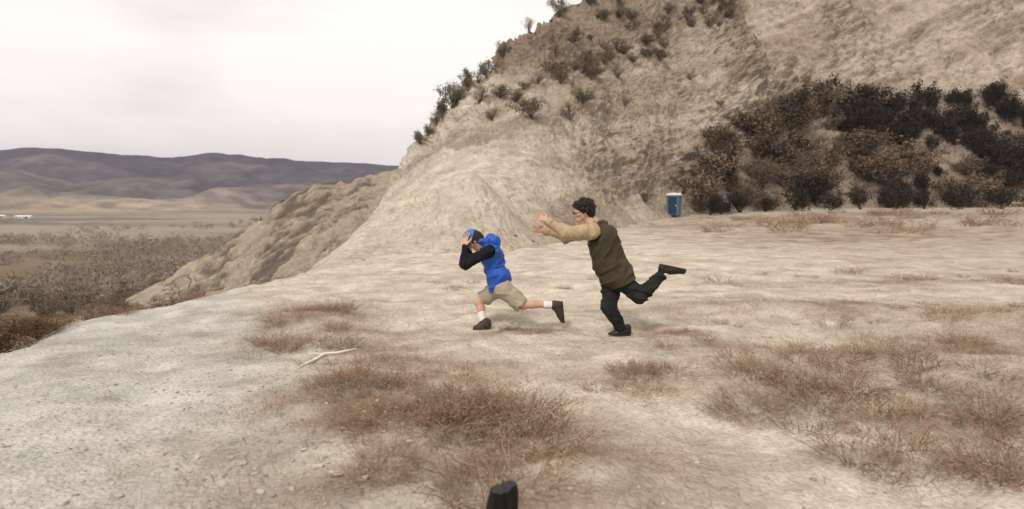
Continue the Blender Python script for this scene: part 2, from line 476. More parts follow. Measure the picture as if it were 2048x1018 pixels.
hc = hc + (np.array((0.60, 0.535, 0.44)) - hc) * (0.8 * np.clip(mound * 1.2, 0, 1))[:, None]
hc = hc + (brownc - hc) * (veg * (0.7 + 0.4 * clods))[:, None]
h_faces = grid_faces(HV.shape[0], HV.shape[1])
hill_me = mesh_from('hillside', p2, h_faces, tint=np.clip(hc, 0.02, 0.9))
tag(link('hillside', hill_me, M_hill), kind='structure')
hill_bvh = BVHTree.FromPolygons([tuple(v) for v in p2.tolist()], h_faces.tolist())

# lower spur running down into the valley behind the main slope
S_RIDGE = [(150, 640, 68), (270, 592, 69), (350, 550, 70), (430, 500, 72), (500, 443, 75), (555, 400, 77), (640, 368, 80), (720, 352, 83), (800, 338, 86), (900, 300, 90), (1040, 250, 95)]
S_FOOT = [(120, 660, 58), (230, 640, 58), (320, 622, 58), (420, 615, 57), (500, 610, 54), (560, 605, 50), (620, 600, 45), (680, 590, 42), (740, 580, 40), (820, 570, 40), (900, 560, 40)]
sf = np.array([P(*q) for q in S_FOOT]); sr = np.array([P(*q) for q in S_RIDGE])
SV, st = loft(sf, sr, 330, np.concatenate([np.linspace(0, 1, 170), np.linspace(1.04, 2.2, 8)]), 1.1, (-4.0, 30.0, -16.0))
SN = grid_normals(SV); SN *= np.sign(SN[..., 2:3] + 1e-9)
q = SV.reshape(-1, 3)
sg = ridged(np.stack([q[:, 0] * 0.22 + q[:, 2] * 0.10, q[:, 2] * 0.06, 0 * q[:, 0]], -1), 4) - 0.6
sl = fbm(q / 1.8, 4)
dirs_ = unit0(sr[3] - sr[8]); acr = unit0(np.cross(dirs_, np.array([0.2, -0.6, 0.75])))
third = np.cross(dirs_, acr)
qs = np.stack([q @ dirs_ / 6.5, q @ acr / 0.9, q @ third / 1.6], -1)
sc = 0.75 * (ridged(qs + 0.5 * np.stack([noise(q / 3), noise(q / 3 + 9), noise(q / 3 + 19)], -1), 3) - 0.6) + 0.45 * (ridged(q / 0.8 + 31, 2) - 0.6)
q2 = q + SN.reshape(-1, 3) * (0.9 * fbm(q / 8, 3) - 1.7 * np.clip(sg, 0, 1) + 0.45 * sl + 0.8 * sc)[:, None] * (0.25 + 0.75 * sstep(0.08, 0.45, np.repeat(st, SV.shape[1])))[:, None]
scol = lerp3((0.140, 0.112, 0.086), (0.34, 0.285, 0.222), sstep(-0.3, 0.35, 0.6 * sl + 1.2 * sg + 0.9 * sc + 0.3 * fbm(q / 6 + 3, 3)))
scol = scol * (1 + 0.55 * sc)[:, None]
s_faces = grid_faces(SV.shape[0], SV.shape[1])
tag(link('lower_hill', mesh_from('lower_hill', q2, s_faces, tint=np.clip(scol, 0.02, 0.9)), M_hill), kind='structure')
spur_bvh = BVHTree.FromPolygons([tuple(v) for v in q2.tolist()], s_faces.tolist())

# far hills across the valley
SKY_PX = [-1600, -900, -500, -200, 0, 60, 130, 250, 350, 430, 520, 600, 700, 800, 950, 1200, 1600, 2300]
SKY_PY = [330, 290, 318, 300, 306, 297, 302, 313, 319, 313, 320, 324, 327, 334, 338, 330, 335, 330]
fa = np.arctan(np.linspace(-1700, 2200, 520) / F_PX - 1024 / F_PX)
fr = np.concatenate([np.linspace(820, 1850, 120), np.linspace(1870, 2600, 20)])
FA, FR = np.meshgrid(fa, fr, indexing='ij')
fx, fy = (FR * np.sin(FA)).ravel(), (FR * np.cos(FA)).ravel()
pxs = 1024 + F_PX * np.tan(FA).ravel()
elev = (395 - np.interp(pxs, SKY_PX, SKY_PY)) / F_PX
top = CAM_Z + elev * 1750 * np.cos(FA).ravel()
u = (FR.ravel() - 820) / (1750 - 820)
prof = np.clip(u, 0, 1)
prof = 0.42 * sstep(0.0, 0.38, prof) + 0.58 * sstep(0.35, 1.0, prof)
fp = xyz(fx, fy)
fz = -14 + (top + 14) * prof - np.clip(u - 1, 0, 9) * 70
fz += 34 * (fbm(fp / 260, 5)) * sstep(0, 0.25, u) * sstep(1.0, 0.6, u) - 48 * (ridged(fp / 190 + 3, 5) - 0.55) * sstep(0, 0.2, u) * sstep(1.02, 0.75, u)
fz += 5.0 * fbm(fp / 40, 4) * sstep(0, 0.1, u)
fn = fbm(fp / 150 + 11, 5); fn2 = fbm(fp / 45, 4)
fc = lerp3((0.150, 0.124, 0.122), (0.085, 0.070, 0.078), sstep(-0.25, 0.35, fn + 0.5 * fn2))
fc = fc * (1 - 0.9 * (ridged(fp / 190 + 3, 5) - 0.55))[:, None]  # gullies tinted darker: brush, plus shade painted in where the sun flattens relief
fc = fc + (np.array((0.046, 0.042, 0.055)) - fc) * sstep(0.42, 0.80, u + 0.22 * fn + 0.1 * fn2)[:, None]  # dark wooded tops, with blue of the distant haze put into the tint
fc = fc + (np.array((0.33, 0.27, 0.20)) - fc) * (sstep(0.16, 0.0, u + 0.1 * fn))[:, None]
tag(link('far_hills', mesh_from('far_hills', np.stack([fx, fy, fz], -1), grid_faces(len(fa), len(fr))[:, ::-1], tint=np.clip(fc, 0.02, 0.9)), M_far), kind='structure')

# the air of the valley
hz = bpy.data.meshes.new('haze')
X0, X1, Y0, Y1, Z0, Z1 = -5200, 5200, -5200, 5200, -40, 320
hv = [(X0, Y0, Z0), (X1, Y0, Z0), (X1, Y1, Z0), (X0, Y1, Z0), (X0, Y0, Z1), (X1, Y0, Z1), (X1, Y1, Z1), (X0, Y1, Z1)]
hz.from_pydata(hv, [], [(0, 3, 2, 1), (4, 5, 6, 7), (0, 1, 5, 4), (1, 2, 6, 5), (2, 3, 7, 6), (3, 0, 4, 7)])
mh = bpy.data.materials.new('valley air')
mh.use_nodes = True
mh.node_tree.nodes.clear()
ho = mh.node_tree.nodes.new('ShaderNodeOutputMaterial')
hp = mh.node_tree.nodes.new('ShaderNodeVolumePrincipled')
hp.inputs['Color'].default_value = (0.74, 0.77, 0.92, 1)
hp.inputs['Density'].default_value = 0.00016
mh.node_tree.links.new(hp.outputs[0], ho.inputs['Volume'])
tag(link('haze', hz, mh), kind='stuff', label='thin pale haze lying in the valley air')

def hill_hit(px, py, bvh=None):
    """where the photograph's ray through px, py meets a slope; slides down until it does"""
    bvh = bvh or hill_bvh
    for k in range(60):
        r = ray(px, py + 3 * k)
        hit = bvh.ray_cast(Vector((0, 0, CAM_Z)), Vector(r).normalized(), 400)
        if hit[0] is not None:
            return np.array(hit[0])
    return None

def slope_z(x, y):
    """height of the highest surface (ground or hillside) at x, y"""
    best = gz1(x, y)
    for b in (hill_bvh, spur_bvh):
        hit = b.ray_cast(Vector((x, y, 300)), Vector((0, 0, -1)), 600)
        if hit[0] is not None:
            best = max(best, hit[0].z)
    return best

# ------------------------------------------------------------------ plants
def tubes(paths, sides=3):
    """paths: list of (points (k,3), radii (k)); returns V, F of open tubes"""
    Vs, Fs, off = [], [], 0
    for pts, rad_ in paths:
        pts = np.asarray(pts, float)
        d = np.gradient(pts, axis=0); d /= np.linalg.norm(d, axis=1, keepdims=True) + 1e-9
        ref = np.array([0.31, 0.93, 0.2])
        a = np.cross(d, ref); a /= np.linalg.norm(a, axis=1, keepdims=True) + 1e-9
        b = np.cross(d, a)
        th = np.arange(sides) * 2 * math.pi / sides
        ring = pts[:, None] + (a[:, None] * np.cos(th)[None, :, None] + b[:, None] * np.sin(th)[None, :, None]) * np.asarray(rad_)[:, None, None]
        k = len(pts)
        Vs.append(ring.reshape(-1, 3))
        for i in range(k - 1):
            for j in range(sides):
                j2 = (j + 1) % sides
                Fs.append((off + i * sides + j, off + i * sides + j2, off + (i + 1) * sides + j2, off + (i + 1) * sides + j))
        off += k * sides
    return np.concatenate(Vs), np.array(Fs)

def blades(base, dirs, length, width, bend, rng):
    """tapering two-segment blades as quads; all arrays of n"""
    n = len(base)
    side = np.cross(dirs, rng.normal(size=(n, 3))); side /= np.linalg.norm(side, axis=1, keepdims=True) + 1e-9
    sag = np.array([0, 0, -1.0]) * bend[:, None] * length[:, None]
    flop = dirs * np.array([1, 1, 0]) * (bend * length * 0.8)[:, None]
    mid = base + dirs * (length * 0.55)[:, None] + sag * 0.15
    tip = base + dirs * length[:, None] + sag * 0.6 + flop
    w = (width * 0.5)[:, None] * side
    V = np.stack([base - w, base + w, mid + w * 0.8, mid - w * 0.8, tip + w * 0.2, tip - w * 0.2], 1).reshape(-1, 3)
    o = np.arange(n)[:, None] * 6
    Fq = np.concatenate([o + np.array([[0, 1, 2, 3]]), o + np.array([[3, 2, 4, 5]])], 1).reshape(-1, 4)
    return V, Fq

def leaf_cards(centers, size, rng, flat=0.0):
    n = len(centers)
    a = rng.normal(size=(n, 3)); a /= np.linalg.norm(a, axis=1, keepdims=True)
    b = np.cross(a, rng.normal(size=(n, 3))); b /= np.linalg.norm(b, axis=1, keepdims=True)
    sz = (size * rng.uniform(0.5, 1.3, n))[:, None]
    V = np.stack([centers - a * sz, centers + b * sz * 0.45, centers + a * sz, centers - b * sz * 0.45], 1).reshape(-1, 3)
    return V, np.arange(n * 4).reshape(-1, 4)

def bush_meshes(seed, kind):
    """a shrub 1 m tall (scaled when placed): stems mesh and foliage mesh"""
    rng = np.random.default_rng(seed)
    paths, tips = [], []
    ns = {'dense': 26, 'round': 11, 'tall': 9, 'bare': 13, 'low': 12}[kind]
    wide = {'dense': 0.9, 'round': 0.62, 'tall': 0.36, 'bare': 0.60, 'low': 1.0}[kind]
    for i in range(ns):
        az = rng.uniform(0, 2 * math.pi); lean = rng.uniform(0.15, 1.0) * wide
        H = rng.uniform(0.62, 1.0) * (1 - 0.35 * (lean / wide) ** 2)
        k = 6
        s = np.linspace(0, 1, k)
        wob = rng.normal(0, 0.035, (k, 2)).cumsum(0)
        pts = np.stack([np.cos(az) * lean * s ** 1.2 + wob[:, 0] * s, np.sin(az) * lean * s ** 1.2 + wob[:, 1] * s, H * s - 0.05 * (1 - s)], 1)
        paths.append((pts, 0.020 * (1 - 0.8 * s)))
        for j in range(5):
            s0 = rng.uniform(0.35, 0.95)
            b0 = np.array([np.interp(s0, s, pts[:, c]) for c in range(3)])
            dv = rng.normal(0, 1, 3) * np.array([1, 1, 0.5]) + np.array([np.cos(az), np.sin(az), 0.7])
            dv = dv / np.linalg.norm(dv) * rng.uniform(0.14, 0.30)
            m = b0 + dv * 0.5 + rng.normal(0, 0.02, 3)
            paths.append((np.array([b0, m, b0 + dv]), np.array([0.010, 0.007, 0.003])))
            tips.append((b0 + dv * 0.4, b0 + dv))
    tips_a = np.array([t[0] for t in tips]); tips_b = np.array([t[1] for t in tips])
    nl = {'dense': 9000, 'round': 1500, 'tall': 1500, 'bare': 620, 'low': 1200}[kind]
    idx = rng.integers(0, len(tips), nl)
    f = rng.uniform(0, 1.1, nl)[:, None]
    spread = {'dense': 0.085, 'round': 0.075, 'tall': 0.06, 'bare': 0.07, 'low': 0.08}[kind]
    c = tips_a[idx] + (tips_b - tips_a)[idx] * f + rng.normal(0, spread, (nl, 3))
    c[:, 2] = np.abs(c[:, 2]) + 0.01
    size = np.full(nl, {'dense': 0.020, 'round': 0.042, 'tall': 0.040, 'bare': 0.030, 'low': 0.045}[kind])
    V1, F1 = tubes(paths)
    if kind == 'bare':                     # fine twigs instead of leaves
        d = rng.normal(size=(nl, 3)) + np.array([0, 0, 0.8]); d /= np.linalg.norm(d, axis=1, keepdims=True)
        V2, F2 = blades(c, d, rng.uniform(0.06, 0.16, nl), np.full(nl, 0.010), np.full(nl, 0.1), rng)
    else:
        V2, F2 = leaf_cards(c, size, rng)
    return mesh_from('stems', V1, F1), mesh_from('foliage', V2, F2, smooth=False)

BUSH = {}
def bush_proto(kind, mat_leaf, variant):
    key = (kind, mat_leaf.name, variant)
    if key not in BUSH:
        a, b = bush_meshes(100 + variant * 13 + len(kind), kind)
        a.materials.append(M_twig); b.materials.append(mat_leaf)
        BUSH[key] = (a, b)
    return BUSH[key]

def plant(name, pos, height, width, kind, leaf, variant, label, cat, group=None, sink=0.06):
    a, b = bush_proto(kind, leaf, variant)
    o = bpy.data.objects.new(name, None)
    o.empty_display_size = 0.1
    C.objects.link(o)
    o.location = (pos[0], pos[1], pos[2] - sink * height)
    o.scale = (width, width, height)
    o.rotation_euler = (0, 0, random.uniform(0, 6.28))
    link('stems', a, None, o); link('foliage', b, None, o)
    return tag(o, label, cat, group)

# skyline trees along the ridge
ORD = ['first', 'second', 'third', 'fourth', 'fifth', 'sixth', 'seventh', 'eighth', 'ninth', 'tenth', 'eleventh', 'twelfth', 'thirteenth']
SKYLINE = [(842, 288, 1.2, 'round'), (856, 272, 1.1, 'round'), (872, 250, 1.3, 'bare'), (886, 236, 1.9, 'tall'), (904, 216, 2.3, 'round'), (920, 200, 1.6, 'round'), (936, 182, 1.9, 'tall'), (956, 166, 1.2, 'bare'),
           (974, 146, 1.9, 'round'), (1008, 112, 1.4, 'round'), (1058, 62, 1.5, 'bare'), (1118, 32, 2.0, 'round'), (1180, 8, 1.6, 'round')]
for i, (px, py, hgt, kd) in enumerate(SKYLINE):
    pos = hill_hit(px, py)
    plant('ridge_shrub', pos, hgt, hgt * (0.75 if kd == 'tall' else 0.8), kd, M_sage, i % 4,
          '%s shrub from the bottom on the steep skyline of the clay hill' % ORD[i], 'shrub', 'shrubs along the hill skyline')

# brush on the upper slope
rng = np.random.default_rng(21)
UP = []
for k in range(400):
    px, py = rng.uniform(1000, 1560), rng.uniform(-10, 170)
    cx = np.interp(py, [0, 60, 150], [1330, 1260, 1150])
    if abs(px - cx) < 190 - 0.4 * py and py > 300 - (px - 820) * 0.85 - 60 and py > (1230 - px) * 0.75 + 8:
        UP.append((px, py))
    if len(UP) >= 62: break
UP += [(960, 205), (1000, 196), (1048, 178), (1075, 168), (1030, 205), (1120, 150), (1250, 212), (1165, 205), (1062, 236), (985, 240), (1180, 150), (1210, 128), (1140, 240), (1320, 120), (1440, 210), (1380, 160)]
for k, (px, py) in enumerate(UP):
    pos = hill_hit(px, py)
    if pos is None: continue
    hgt = rng.uniform(0.6, 1.5)
    plant('slope_shrub', pos, hgt, hgt * rng.uniform(0.9, 1.4), ['round', 'low', 'bare'][k % 3], M_brown if k % 3 else M_sage, k % 4,
          '%s %s scrub bush on the upper clay hill' % (['rounded', 'low', 'bare twiggy'][k % 3], 'brown' if k % 3 else 'sage grey'), 'shrub', 'scrub on the upper clay slope')

# heavy brush at the right foot of the hill
rng = np.random.default_rng(33)
n_b = 0
for k in range(900):
    px, py = rng.uniform(1390, 2120), rng.uniform(170, 428)
    topy = np.interp(px, [1390, 1450, 1560, 1700, 1850, 2120], [350, 255, 215, 205, 200, 190])
    if py < topy: continue
    pos = hill_hit(px, py)
    if pos is None: continue
    hgt = rng.uniform(1.2, 3.8)
    n_b += 1
    if n_b > 165: break
    darkish = (px > 1690 and 190 < py < 300 and rng.random() < 0.75) or (px > 1830 and py < 390 and rng.random() < 0.8) or rng.random() < 0.12
    if darkish:
        plant('dark_evergreen_bush', pos, hgt * 1.1, hgt * 0.95, 'tall' if k % 2 else 'round', M_dark, k % 4, '%s dark evergreen bush %s the slope brush' % ('tall' if k % 2 else 'rounded', 'high up in' if py < 260 else 'in the middle of' if py < 350 else 'low down in'), 'shrub', 'dark bushes in the brush on the slope')
    else:
        plant('brown_bush', pos, hgt, hgt * 1.25, ['round', 'bare', 'low'][k % 3], M_brown if k % 4 else M_rust, k % 4, '%s %s bush %s the slope brush' % (['rounded leafy', 'bare twiggy', 'low spreading'][k % 3], 'brown' if k % 4 else 'rusty', 'high up in' if py < 260 else 'in the middle of' if py < 350 else 'low down in'), 'shrub', 'brown bushes in the brush on the slope')
for k in range(28):
    px, py = rng.uniform(1710, 2110), rng.uniform(205, 345)
    pos = hill_hit(px, py)
    if pos is None: continue
    hgt = rng.uniform(2.2, 3.8)
    plant('dark_evergreen_bush', pos, hgt * 1.1, hgt * 1.1, 'round' if k % 2 else 'tall', M_dark, k % 4, '%s dark evergreen bush in the darkest part of the slope brush' % ('rounded' if k % 2 else 'tall'), 'shrub', 'dark bushes in the brush on the slope')
for k, (px, py, dp, hh) in enumerate([(1418, 440, 49, 2.3), (1440, 436, 51, 1.9), (1480, 436, 52, 2.4), (1530, 436, 52, 1.7), (1590, 434, 53, 2.6), (1660, 436, 52, 2.0), (1720, 434, 54, 2.4), (1790, 434, 54, 2.9), (1850, 434, 54, 2.2), (1920, 434, 55, 3.0), (2000, 434, 55, 2.6), (2060, 436, 54, 2.4)]):
    q_ = P(px, py, dp); q_[2] = slope_z(q_[0], q_[1])
    plant('dark_evergreen_bush', q_, hh, hh * 0.9, 'round', M_dark, k % 4, 'low dark bush along the foot of the right slope', 'shrub', 'dark bushes along the foot of the slope')

rng = np.random.default_rng(34)
for k in range(36):
    px, py = rng.uniform(1290, 1480), rng.uniform(270, 425)
    if px < 1480 - (425 - py) * 0.9 - 60 * rng.random() and py < 395: continue
    pos = hill_hit(px, py)
    if pos is None or (abs(px - 1347) < 40 and py > 370): continue
    hgt = rng.uniform(0.5, 1.2)
    plant('small_brown_bush', pos, hgt, hgt * 1.3, ['round', 'bare', 'low'][k % 3], M_brown if k % 2 else M_sage, k % 4, 'small shrub between the toilet and the brush', 'shrub', 'small shrubs beside the brush')

# single bushes near the road edge and in the valley
q_ = P(30, 690, 6.5); q_[2] = gz1(q_[0] - 0.25, q_[1])
plant('roadside_bush', (q_[0] - 0.30, q_[1], q_[2]), 0.52, 0.60, 'dense', M_near, 1, 'dark rusty brown bush at the left edge of the dirt road', 'bush')
q_ = P(92, 655, 7.2); q_[2] = gz1(q_[0], q_[1])
plant('roadside_bush', (q_[0] - 0.1, q_[1], q_[2]), 0.30, 0.46, 'dense', M_near, 2, 'small low brown bush beside the rusty bush on the road edge', 'bush')
q_ = P(345, 530, 84); q_[2] = slope_z(q_[0], q_[1])
plant('valley_bush', q_, 3.2, 3.0, 'round', M_dark, 2, 'lone dark bush in the valley below the foot of the brown spur', 'bush')
rng = np.random.default_rng(5)
for k in range(60):
    px, dp = rng.uniform(-60, 440), rng.uniform(52, 92)
    x_ = (px - 1024) / F_PX * dp
    plant('slope_bush', (x_, dp, gz1(x_, dp)), rng.uniform(1.4, 3.0), rng.uniform(2.0, 3.6), ['bare', 'round', 'low'][k % 3], M_brown if k % 2 else M_sage, k % 4, '%s %s bush on the valley side below the road edge' % (['bare twiggy', 'rounded', 'low spreading'][k % 3], 'brown' if k % 2 else 'grey'), 'bush', 'bushes on the bank below the road')

# bare thicket across the valley floor: one mass
rng = np.random.default_rng(9)
cs, szs = [], []
for k in range(2600):
    px, dp = rng.uniform(-250, 760), 62 * (430 / 62) ** rng.uniform(0, 1)
    x_ = (px - 1024) / F_PX * dp
    if float(noise(np.array([[x_ / 26, dp / 34, 2.0]]))[0]) < -0.02 + 0.5 * (dp > 230): continue
    z_ = gz1(x_, dp)
    if z_ < -6:
        hh = rng.uniform(1.0, 3.0); n_ = 44
        c = rng.normal(0, 1, (n_, 3)) * np.array([0.42, 0.42, 0.30]) * hh + np.array([x_, dp, z_ + 0.5 * hh])
        cs.append(c); szs.append(np.full(n_, 0.10 * hh + dp * 0.0006))
cs = np.concatenate(cs); szs = np.concatenate(szs)
d = rng.normal(size=(len(cs), 3)) + np.array([0, 0, 1.0]); d /= np.linalg.norm(d, axis=1, keepdims=True)
V, Fq = blades(cs, d, szs * 2.6, szs * 0.42, np.full(len(cs), 0.15), rng)
tag(link('thicket', mesh_from('thicket', V, Fq, smooth=False), M_thick), 'grey brown leafless thicket covering the valley floor', 'thicket', kind='stuff')

# ------------------------------------------------------------------ dry weeds
def weed_mesh(seed, n, spread, tall):
    r = np.random.default_rng(seed)
    a = r.uniform(0, 2 * math.pi, n); rr = spread * np.sqrt(r.uniform(0, 1, n)) * 0.55
    base = np.stack([np.cos(a) * rr, np.sin(a) * rr, np.full(n, -0.01)], 1)
    lean = r.uniform(0.1, 1.1, n)
    dd = np.stack([np.cos(a) * lean + r.normal(0, .3, n), np.sin(a) * lean + r.normal(0, .3, n), np.full(n, 1.0)], 1)
    dd /= np.linalg.norm(dd, axis=1, keepdims=True)
    L = tall * r.uniform(0.35, 1.0, n)
    V1, F1 = blades(base, dd, L, r.uniform(0.002, 0.005, n), r.uniform(0.05, 0.5, n), r)
    # side twigs and seed heads
    m = int(n * 1.6)
    i = r.integers(0, n, m); f = r.uniform(0.35, 0.95, m)[:, None]
    b2 = base[i] + dd[i] * L[i][:, None] * f * 0.95
    d2 = dd[i] + r.normal(0, 0.7, (m, 3)); d2 /= np.linalg.norm(d2, axis=1, keepdims=True)
    V2, F2 = blades(b2, d2, tall * r.uniform(0.10, 0.28, m), np.full(m, 0.003), r.uniform(0, 0.3, m), r)
    V3, F3 = leaf_cards(b2 + d2 * tall * 0.12, np.full(m, 0.008), r)
    V = np.concatenate([V1, V2, V3]); Fq = np.concatenate([F1, F2 + len(V1), F3 + len(V1) + len(V2)])
    return mesh_from('weed', V, Fq, smooth=False)

WEEDS = [weed_mesh(40 + i, [70, 90, 110, 50, 80, 100][i], [0.20, 0.28, 0.36, 0.14, 0.30, 0.24][i], [0.20, 0.24, 0.30, 0.17, 0.21, 0.34][i]) for i in range(6)]
STRAWS = [m.copy() for m in WEEDS]
GREYS = [m.copy() for m in WEEDS[1:5]]
for m in GREYS: m.materials.append(M_grey)
for m in WEEDS: m.materials.append(M_weed)
for m in STRAWS: m.materials.append(M_straw)
WEED_AREAS = [  # photo region (x0, x1, y0, y1), count, size, place words
    (540, 710, 620, 715, 20, 0.95, 'reddish dry weed tuft left of the runner near the road', 'weeds beside the dirt road'),
    (600, 760, 735, 800, 8, 0.75, 'dry weed tuft just below the bleached stick', 'weeds below the stick'),
    (690, 960, 750, 900, 24, 0.95, 'brown dry weed tuft in the patch below the runner', 'weeds in the middle foreground'),
    (880, 1100, 830, 1070, 22, 1.2, 'tall dry weed tuft around the charred stump', 'weeds around the stump'),
    (700, 790, 880, 1000, 6, 0.7, 'small dry weed tuft among the gravel', 'weeds in the gravel'),
    (1000, 1130, 648, 676, 8, 0.42, 'low dry weed tuft on the brown patch under the runner', 'weeds under the runner'),
    (840, 1160, 564, 582, 12, 0.6, 'low weed tuft on the sandy flat behind the runner', 'weeds behind the runner'),
    (1190, 1420, 730, 820, 14, 0.8, 'brown weed tuft on the low bank below the chasing person', 'weeds below the chasing person'),
    (1440, 1720, 730, 870, 26, 1.0, 'brown weed tuft in the dense clump right of centre', 'weeds right of centre'),
    (1640, 2060, 790, 980, 34, 1.0, 'weed tuft on the bank in the lower right corner', 'weeds in the lower right corner'),
    (1620, 2060, 610, 790, 34, 0.95, 'brown weed tuft on the right bank', 'weeds on the right bank'),
    (1420, 2048, 545, 580, 14, 0.9, 'low weed tuft along the track on the right flat', 'weeds along the right flat'),
    (1300, 1600, 640, 720, 12, 0.55, 'small weed tuft behind the heel of the chasing person', 'weeds behind the chasing person'),
]
rng = np.random.default_rng(77)
for (x0, x1, y0, y1, n, sz, lab, grp) in WEED_AREAS:
    k = 0
    while k < n:
        px, py = rng.uniform(x0, x1), rng.uniform(y0, y1)
        dp = CAM_Z * F_PX / (py - 395 + 1e-6)
        q_ = P(px, py, dp * 0.995)
        x_, y_ = q_[0], dp
        z_ = gz1(x_, y_)
        me = WEEDS[rng.integers(0, len(WEEDS))] if rng.random() < 0.62 else STRAWS[rng.integers(0, len(STRAWS))] if rng.random() < 0.5 else GREYS[rng.integers(0, len(GREYS))]
        o = link('weed_tuft', me)
        s_ = sz * rng.uniform(0.7, 1.25)
        o.location = (x_, y_, z_); o.rotation_euler = (0, 0, rng.uniform(0, 6.28)); o.scale = (s_ * 1.15, s_ * 1.15, s_ * 0.66)
        tag(o, lab, 'weed', grp)
        k += 1
# strip of far weeds in front of the toilet and the brush
rng = np.random.default_rng(78)
for k in range(34):
    px, dp = rng.uniform(1380, 2080), rng.uniform(24, 46)
    x_ = (px - 1024) / F_PX * dp
    o = link('grass_tussock', WEEDS[k % len(WEEDS)])
    s_ = rng.uniform(2.2, 3.8)
    o.location = (x_, dp, slope_z(x_, dp)); o.scale = (s_ * 1.5, s_ * 1.5, s_ * 0.8); o.rotation_euler = (0, 0, rng.uniform(0, 6.28))
    tag(o, 'brown grass tussock on the flat before the brush on the right', 'grass tussock', 'tussocks before the brush')

rng = np.random.default_rng(178)
for k in range(22):
    dp = rng.uniform(7.6, 12.2)
    x_ = float(np.interp(dp, EDGE_Y, EDGE_X)) - rng.uniform(-0.05, 0.45)
    o = link('edge_tussock', (WEEDS + GREYS)[k % 10])
    s_ = rng.uniform(0.6, 1.1)
    o.location = (x_, dp, slope_z(x_, dp)); o.scale = (s_ * 1.3, s_ * 1.3, s_ * 0.8); o.rotation_euler = (0, 0, rng.uniform(0, 6.28))
    tag(o, 'brown grass tussock along the far left edge of the road', 'grass tussock', 'tussocks along the road edge')

# short stubble between the tufts: one mass
rng = np.random.default_rng(79)
bx = rng.uniform(-6, 12, 300000); by = 1.6 + 13 * rng.uniform(0, 1, 300000) ** 1.4
keep = (np.abs(bx / (by + 0.3)) < 0.95) & (rng.random(300000) < weed_mask(bx, by) ** 1.5 * 0.62 + 0.006 * sstep(-1.0, 0.6, bx - (1.0 - 0.51 * by)) + 0.0008)
bx, by = bx[keep], by[keep]
bz = ground_z(bx, by)
n = len(bx)
dd = np.stack([rng.normal(0, .6, n), rng.normal(0, .6, n), np.ones(n)], 1); dd /= np.linalg.norm(dd, axis=1, keepdims=True)
V, Fq = blades(np.stack([bx, by, bz - 0.004], 1), dd, rng.uniform(0.02, 0.085, n), rng.uniform(0.002, 0.0045, n), rng.uniform(0, .5, n), rng)
tag(link('dry_grass', mesh_from('dry_grass', V, Fq, smooth=False), M_weed), 'short dry brown stubble growing on the bare dirt', 'grass', kind='stuff')

# ------------------------------------------------------------------ gravel and stones
ICO_V = []
g_ = (1 + 5 ** 0.5) / 2
ICO_V = np.array([(-1, g_, 0), (1, g_, 0), (-1, -g_, 0), (1, -g_, 0), (0, -1, g_), (0, 1, g_), (0, -1, -g_), (0, 1, -g_), (g_, 0, -1), (g_, 0, 1), (-g_, 0, -1), (-g_, 0, 1)]) / math.sqrt(1 + g_ * g_)
ICO_F = np.array([(0, 11, 5), (0, 5, 1), (0, 1, 7), (0, 7, 10), (0, 10, 11), (1, 5, 9), (5, 11, 4), (11, 10, 2), (10, 7, 6), (7, 1, 8), (3, 9, 4), (3, 4, 2), (3, 2, 6), (3, 6, 8), (3, 8, 9), (4, 9, 5), (2, 4, 11), (6, 2, 10), (8, 6, 7), (9, 8, 1)])
rng = np.random.default_rng(80)
N = 21000
px_ = rng.uniform(-6, 9, N); py_ = 1.5 + 10 * rng.uniform(0, 1, N) ** 1.5
dens = 0.15 + 0.85 * sstep(1.2, -0.2, px_ - (1.0 - 0.51 * py_)) * sstep(8.5, 3.0, py_)
keep = (np.abs(px_ / (py_ + 0.3)) < 0.95) & (rng.random(N) < dens) & (px_ > np.interp(py_, EDGE_Y, EDGE_X))
px_, py_ = px_[keep], py_[keep]
n = len(px_)
rr = 0.004 + 0.011 * rng.random(n) ** 3
ax = rr[:, None] * rng.uniform(0.7, 1.5, (n, 3)) * np.array([1, 1, 0.6])
jit = 1 + rng.normal(0, 0.13, (n, 12, 1))
V = (ICO_V[None] * jit * ax[:, None] + np.stack([px_, py_, ground_z(px_, py_) + rr * 0.15], 1)[:, None]).reshape(-1, 3)
Fq = (ICO_F[None] + (np.arange(n) * 12)[:, None, None]).reshape(-1, 3)
tag(link('gravel', mesh_from('gravel', V, Fq, smooth=False), M_stone), 'loose pale gravel scattered over the dirt road', 'gravel', kind='stuff')

def stone_mesh(seed):
    import bmesh
    bm = bmesh.new()
    bmesh.ops.create_icosphere(bm, subdivisions=2, radius=1.0)
    co = np.array([v.co for v in bm.verts])
    r = np.random.default_rng(seed)
    dn = co * 1.0
    for k in range(16):                         # chip flat facets off a ball
        nrm = r.normal(size=3); nrm /= np.linalg.norm(nrm)
        lim = r.uniform(0.45, 0.8)
        e = dn @ nrm
        dn = dn - np.clip(e - lim, 0, None)[:, None] * nrm
    dn *= np.array([1.25, 0.95, 0.6])
    for v, c_ in zip(bm.verts, dn): v.co = c_
    me = bpy.data.meshes.new('stone'); bm.to_mesh(me); bm.free()
    me.materials.append(M_stone)
    return me
STONES = [stone_mesh(300 + i) for i in range(6)]
rng = np.random.default_rng(81)
STONE_PX = [(484, 940, 0.045), (640, 965, 0.05), (675, 985, 0.06), (820, 930, 0.035), (465, 925, 0.03), (395, 920, 0.028), (560, 905, 0.03), (330, 905, 0.03), (610, 930, 0.03), (730, 995, 0.045), (520, 1000, 0.04), (240, 985, 0.035), (380, 960, 0.028), (585, 995, 0.035)]
for k in range(40):
    STONE_PX.append((rng.uniform(120, 860), rng.uniform(760, 1010), rng.uniform(0.012, 0.028)))
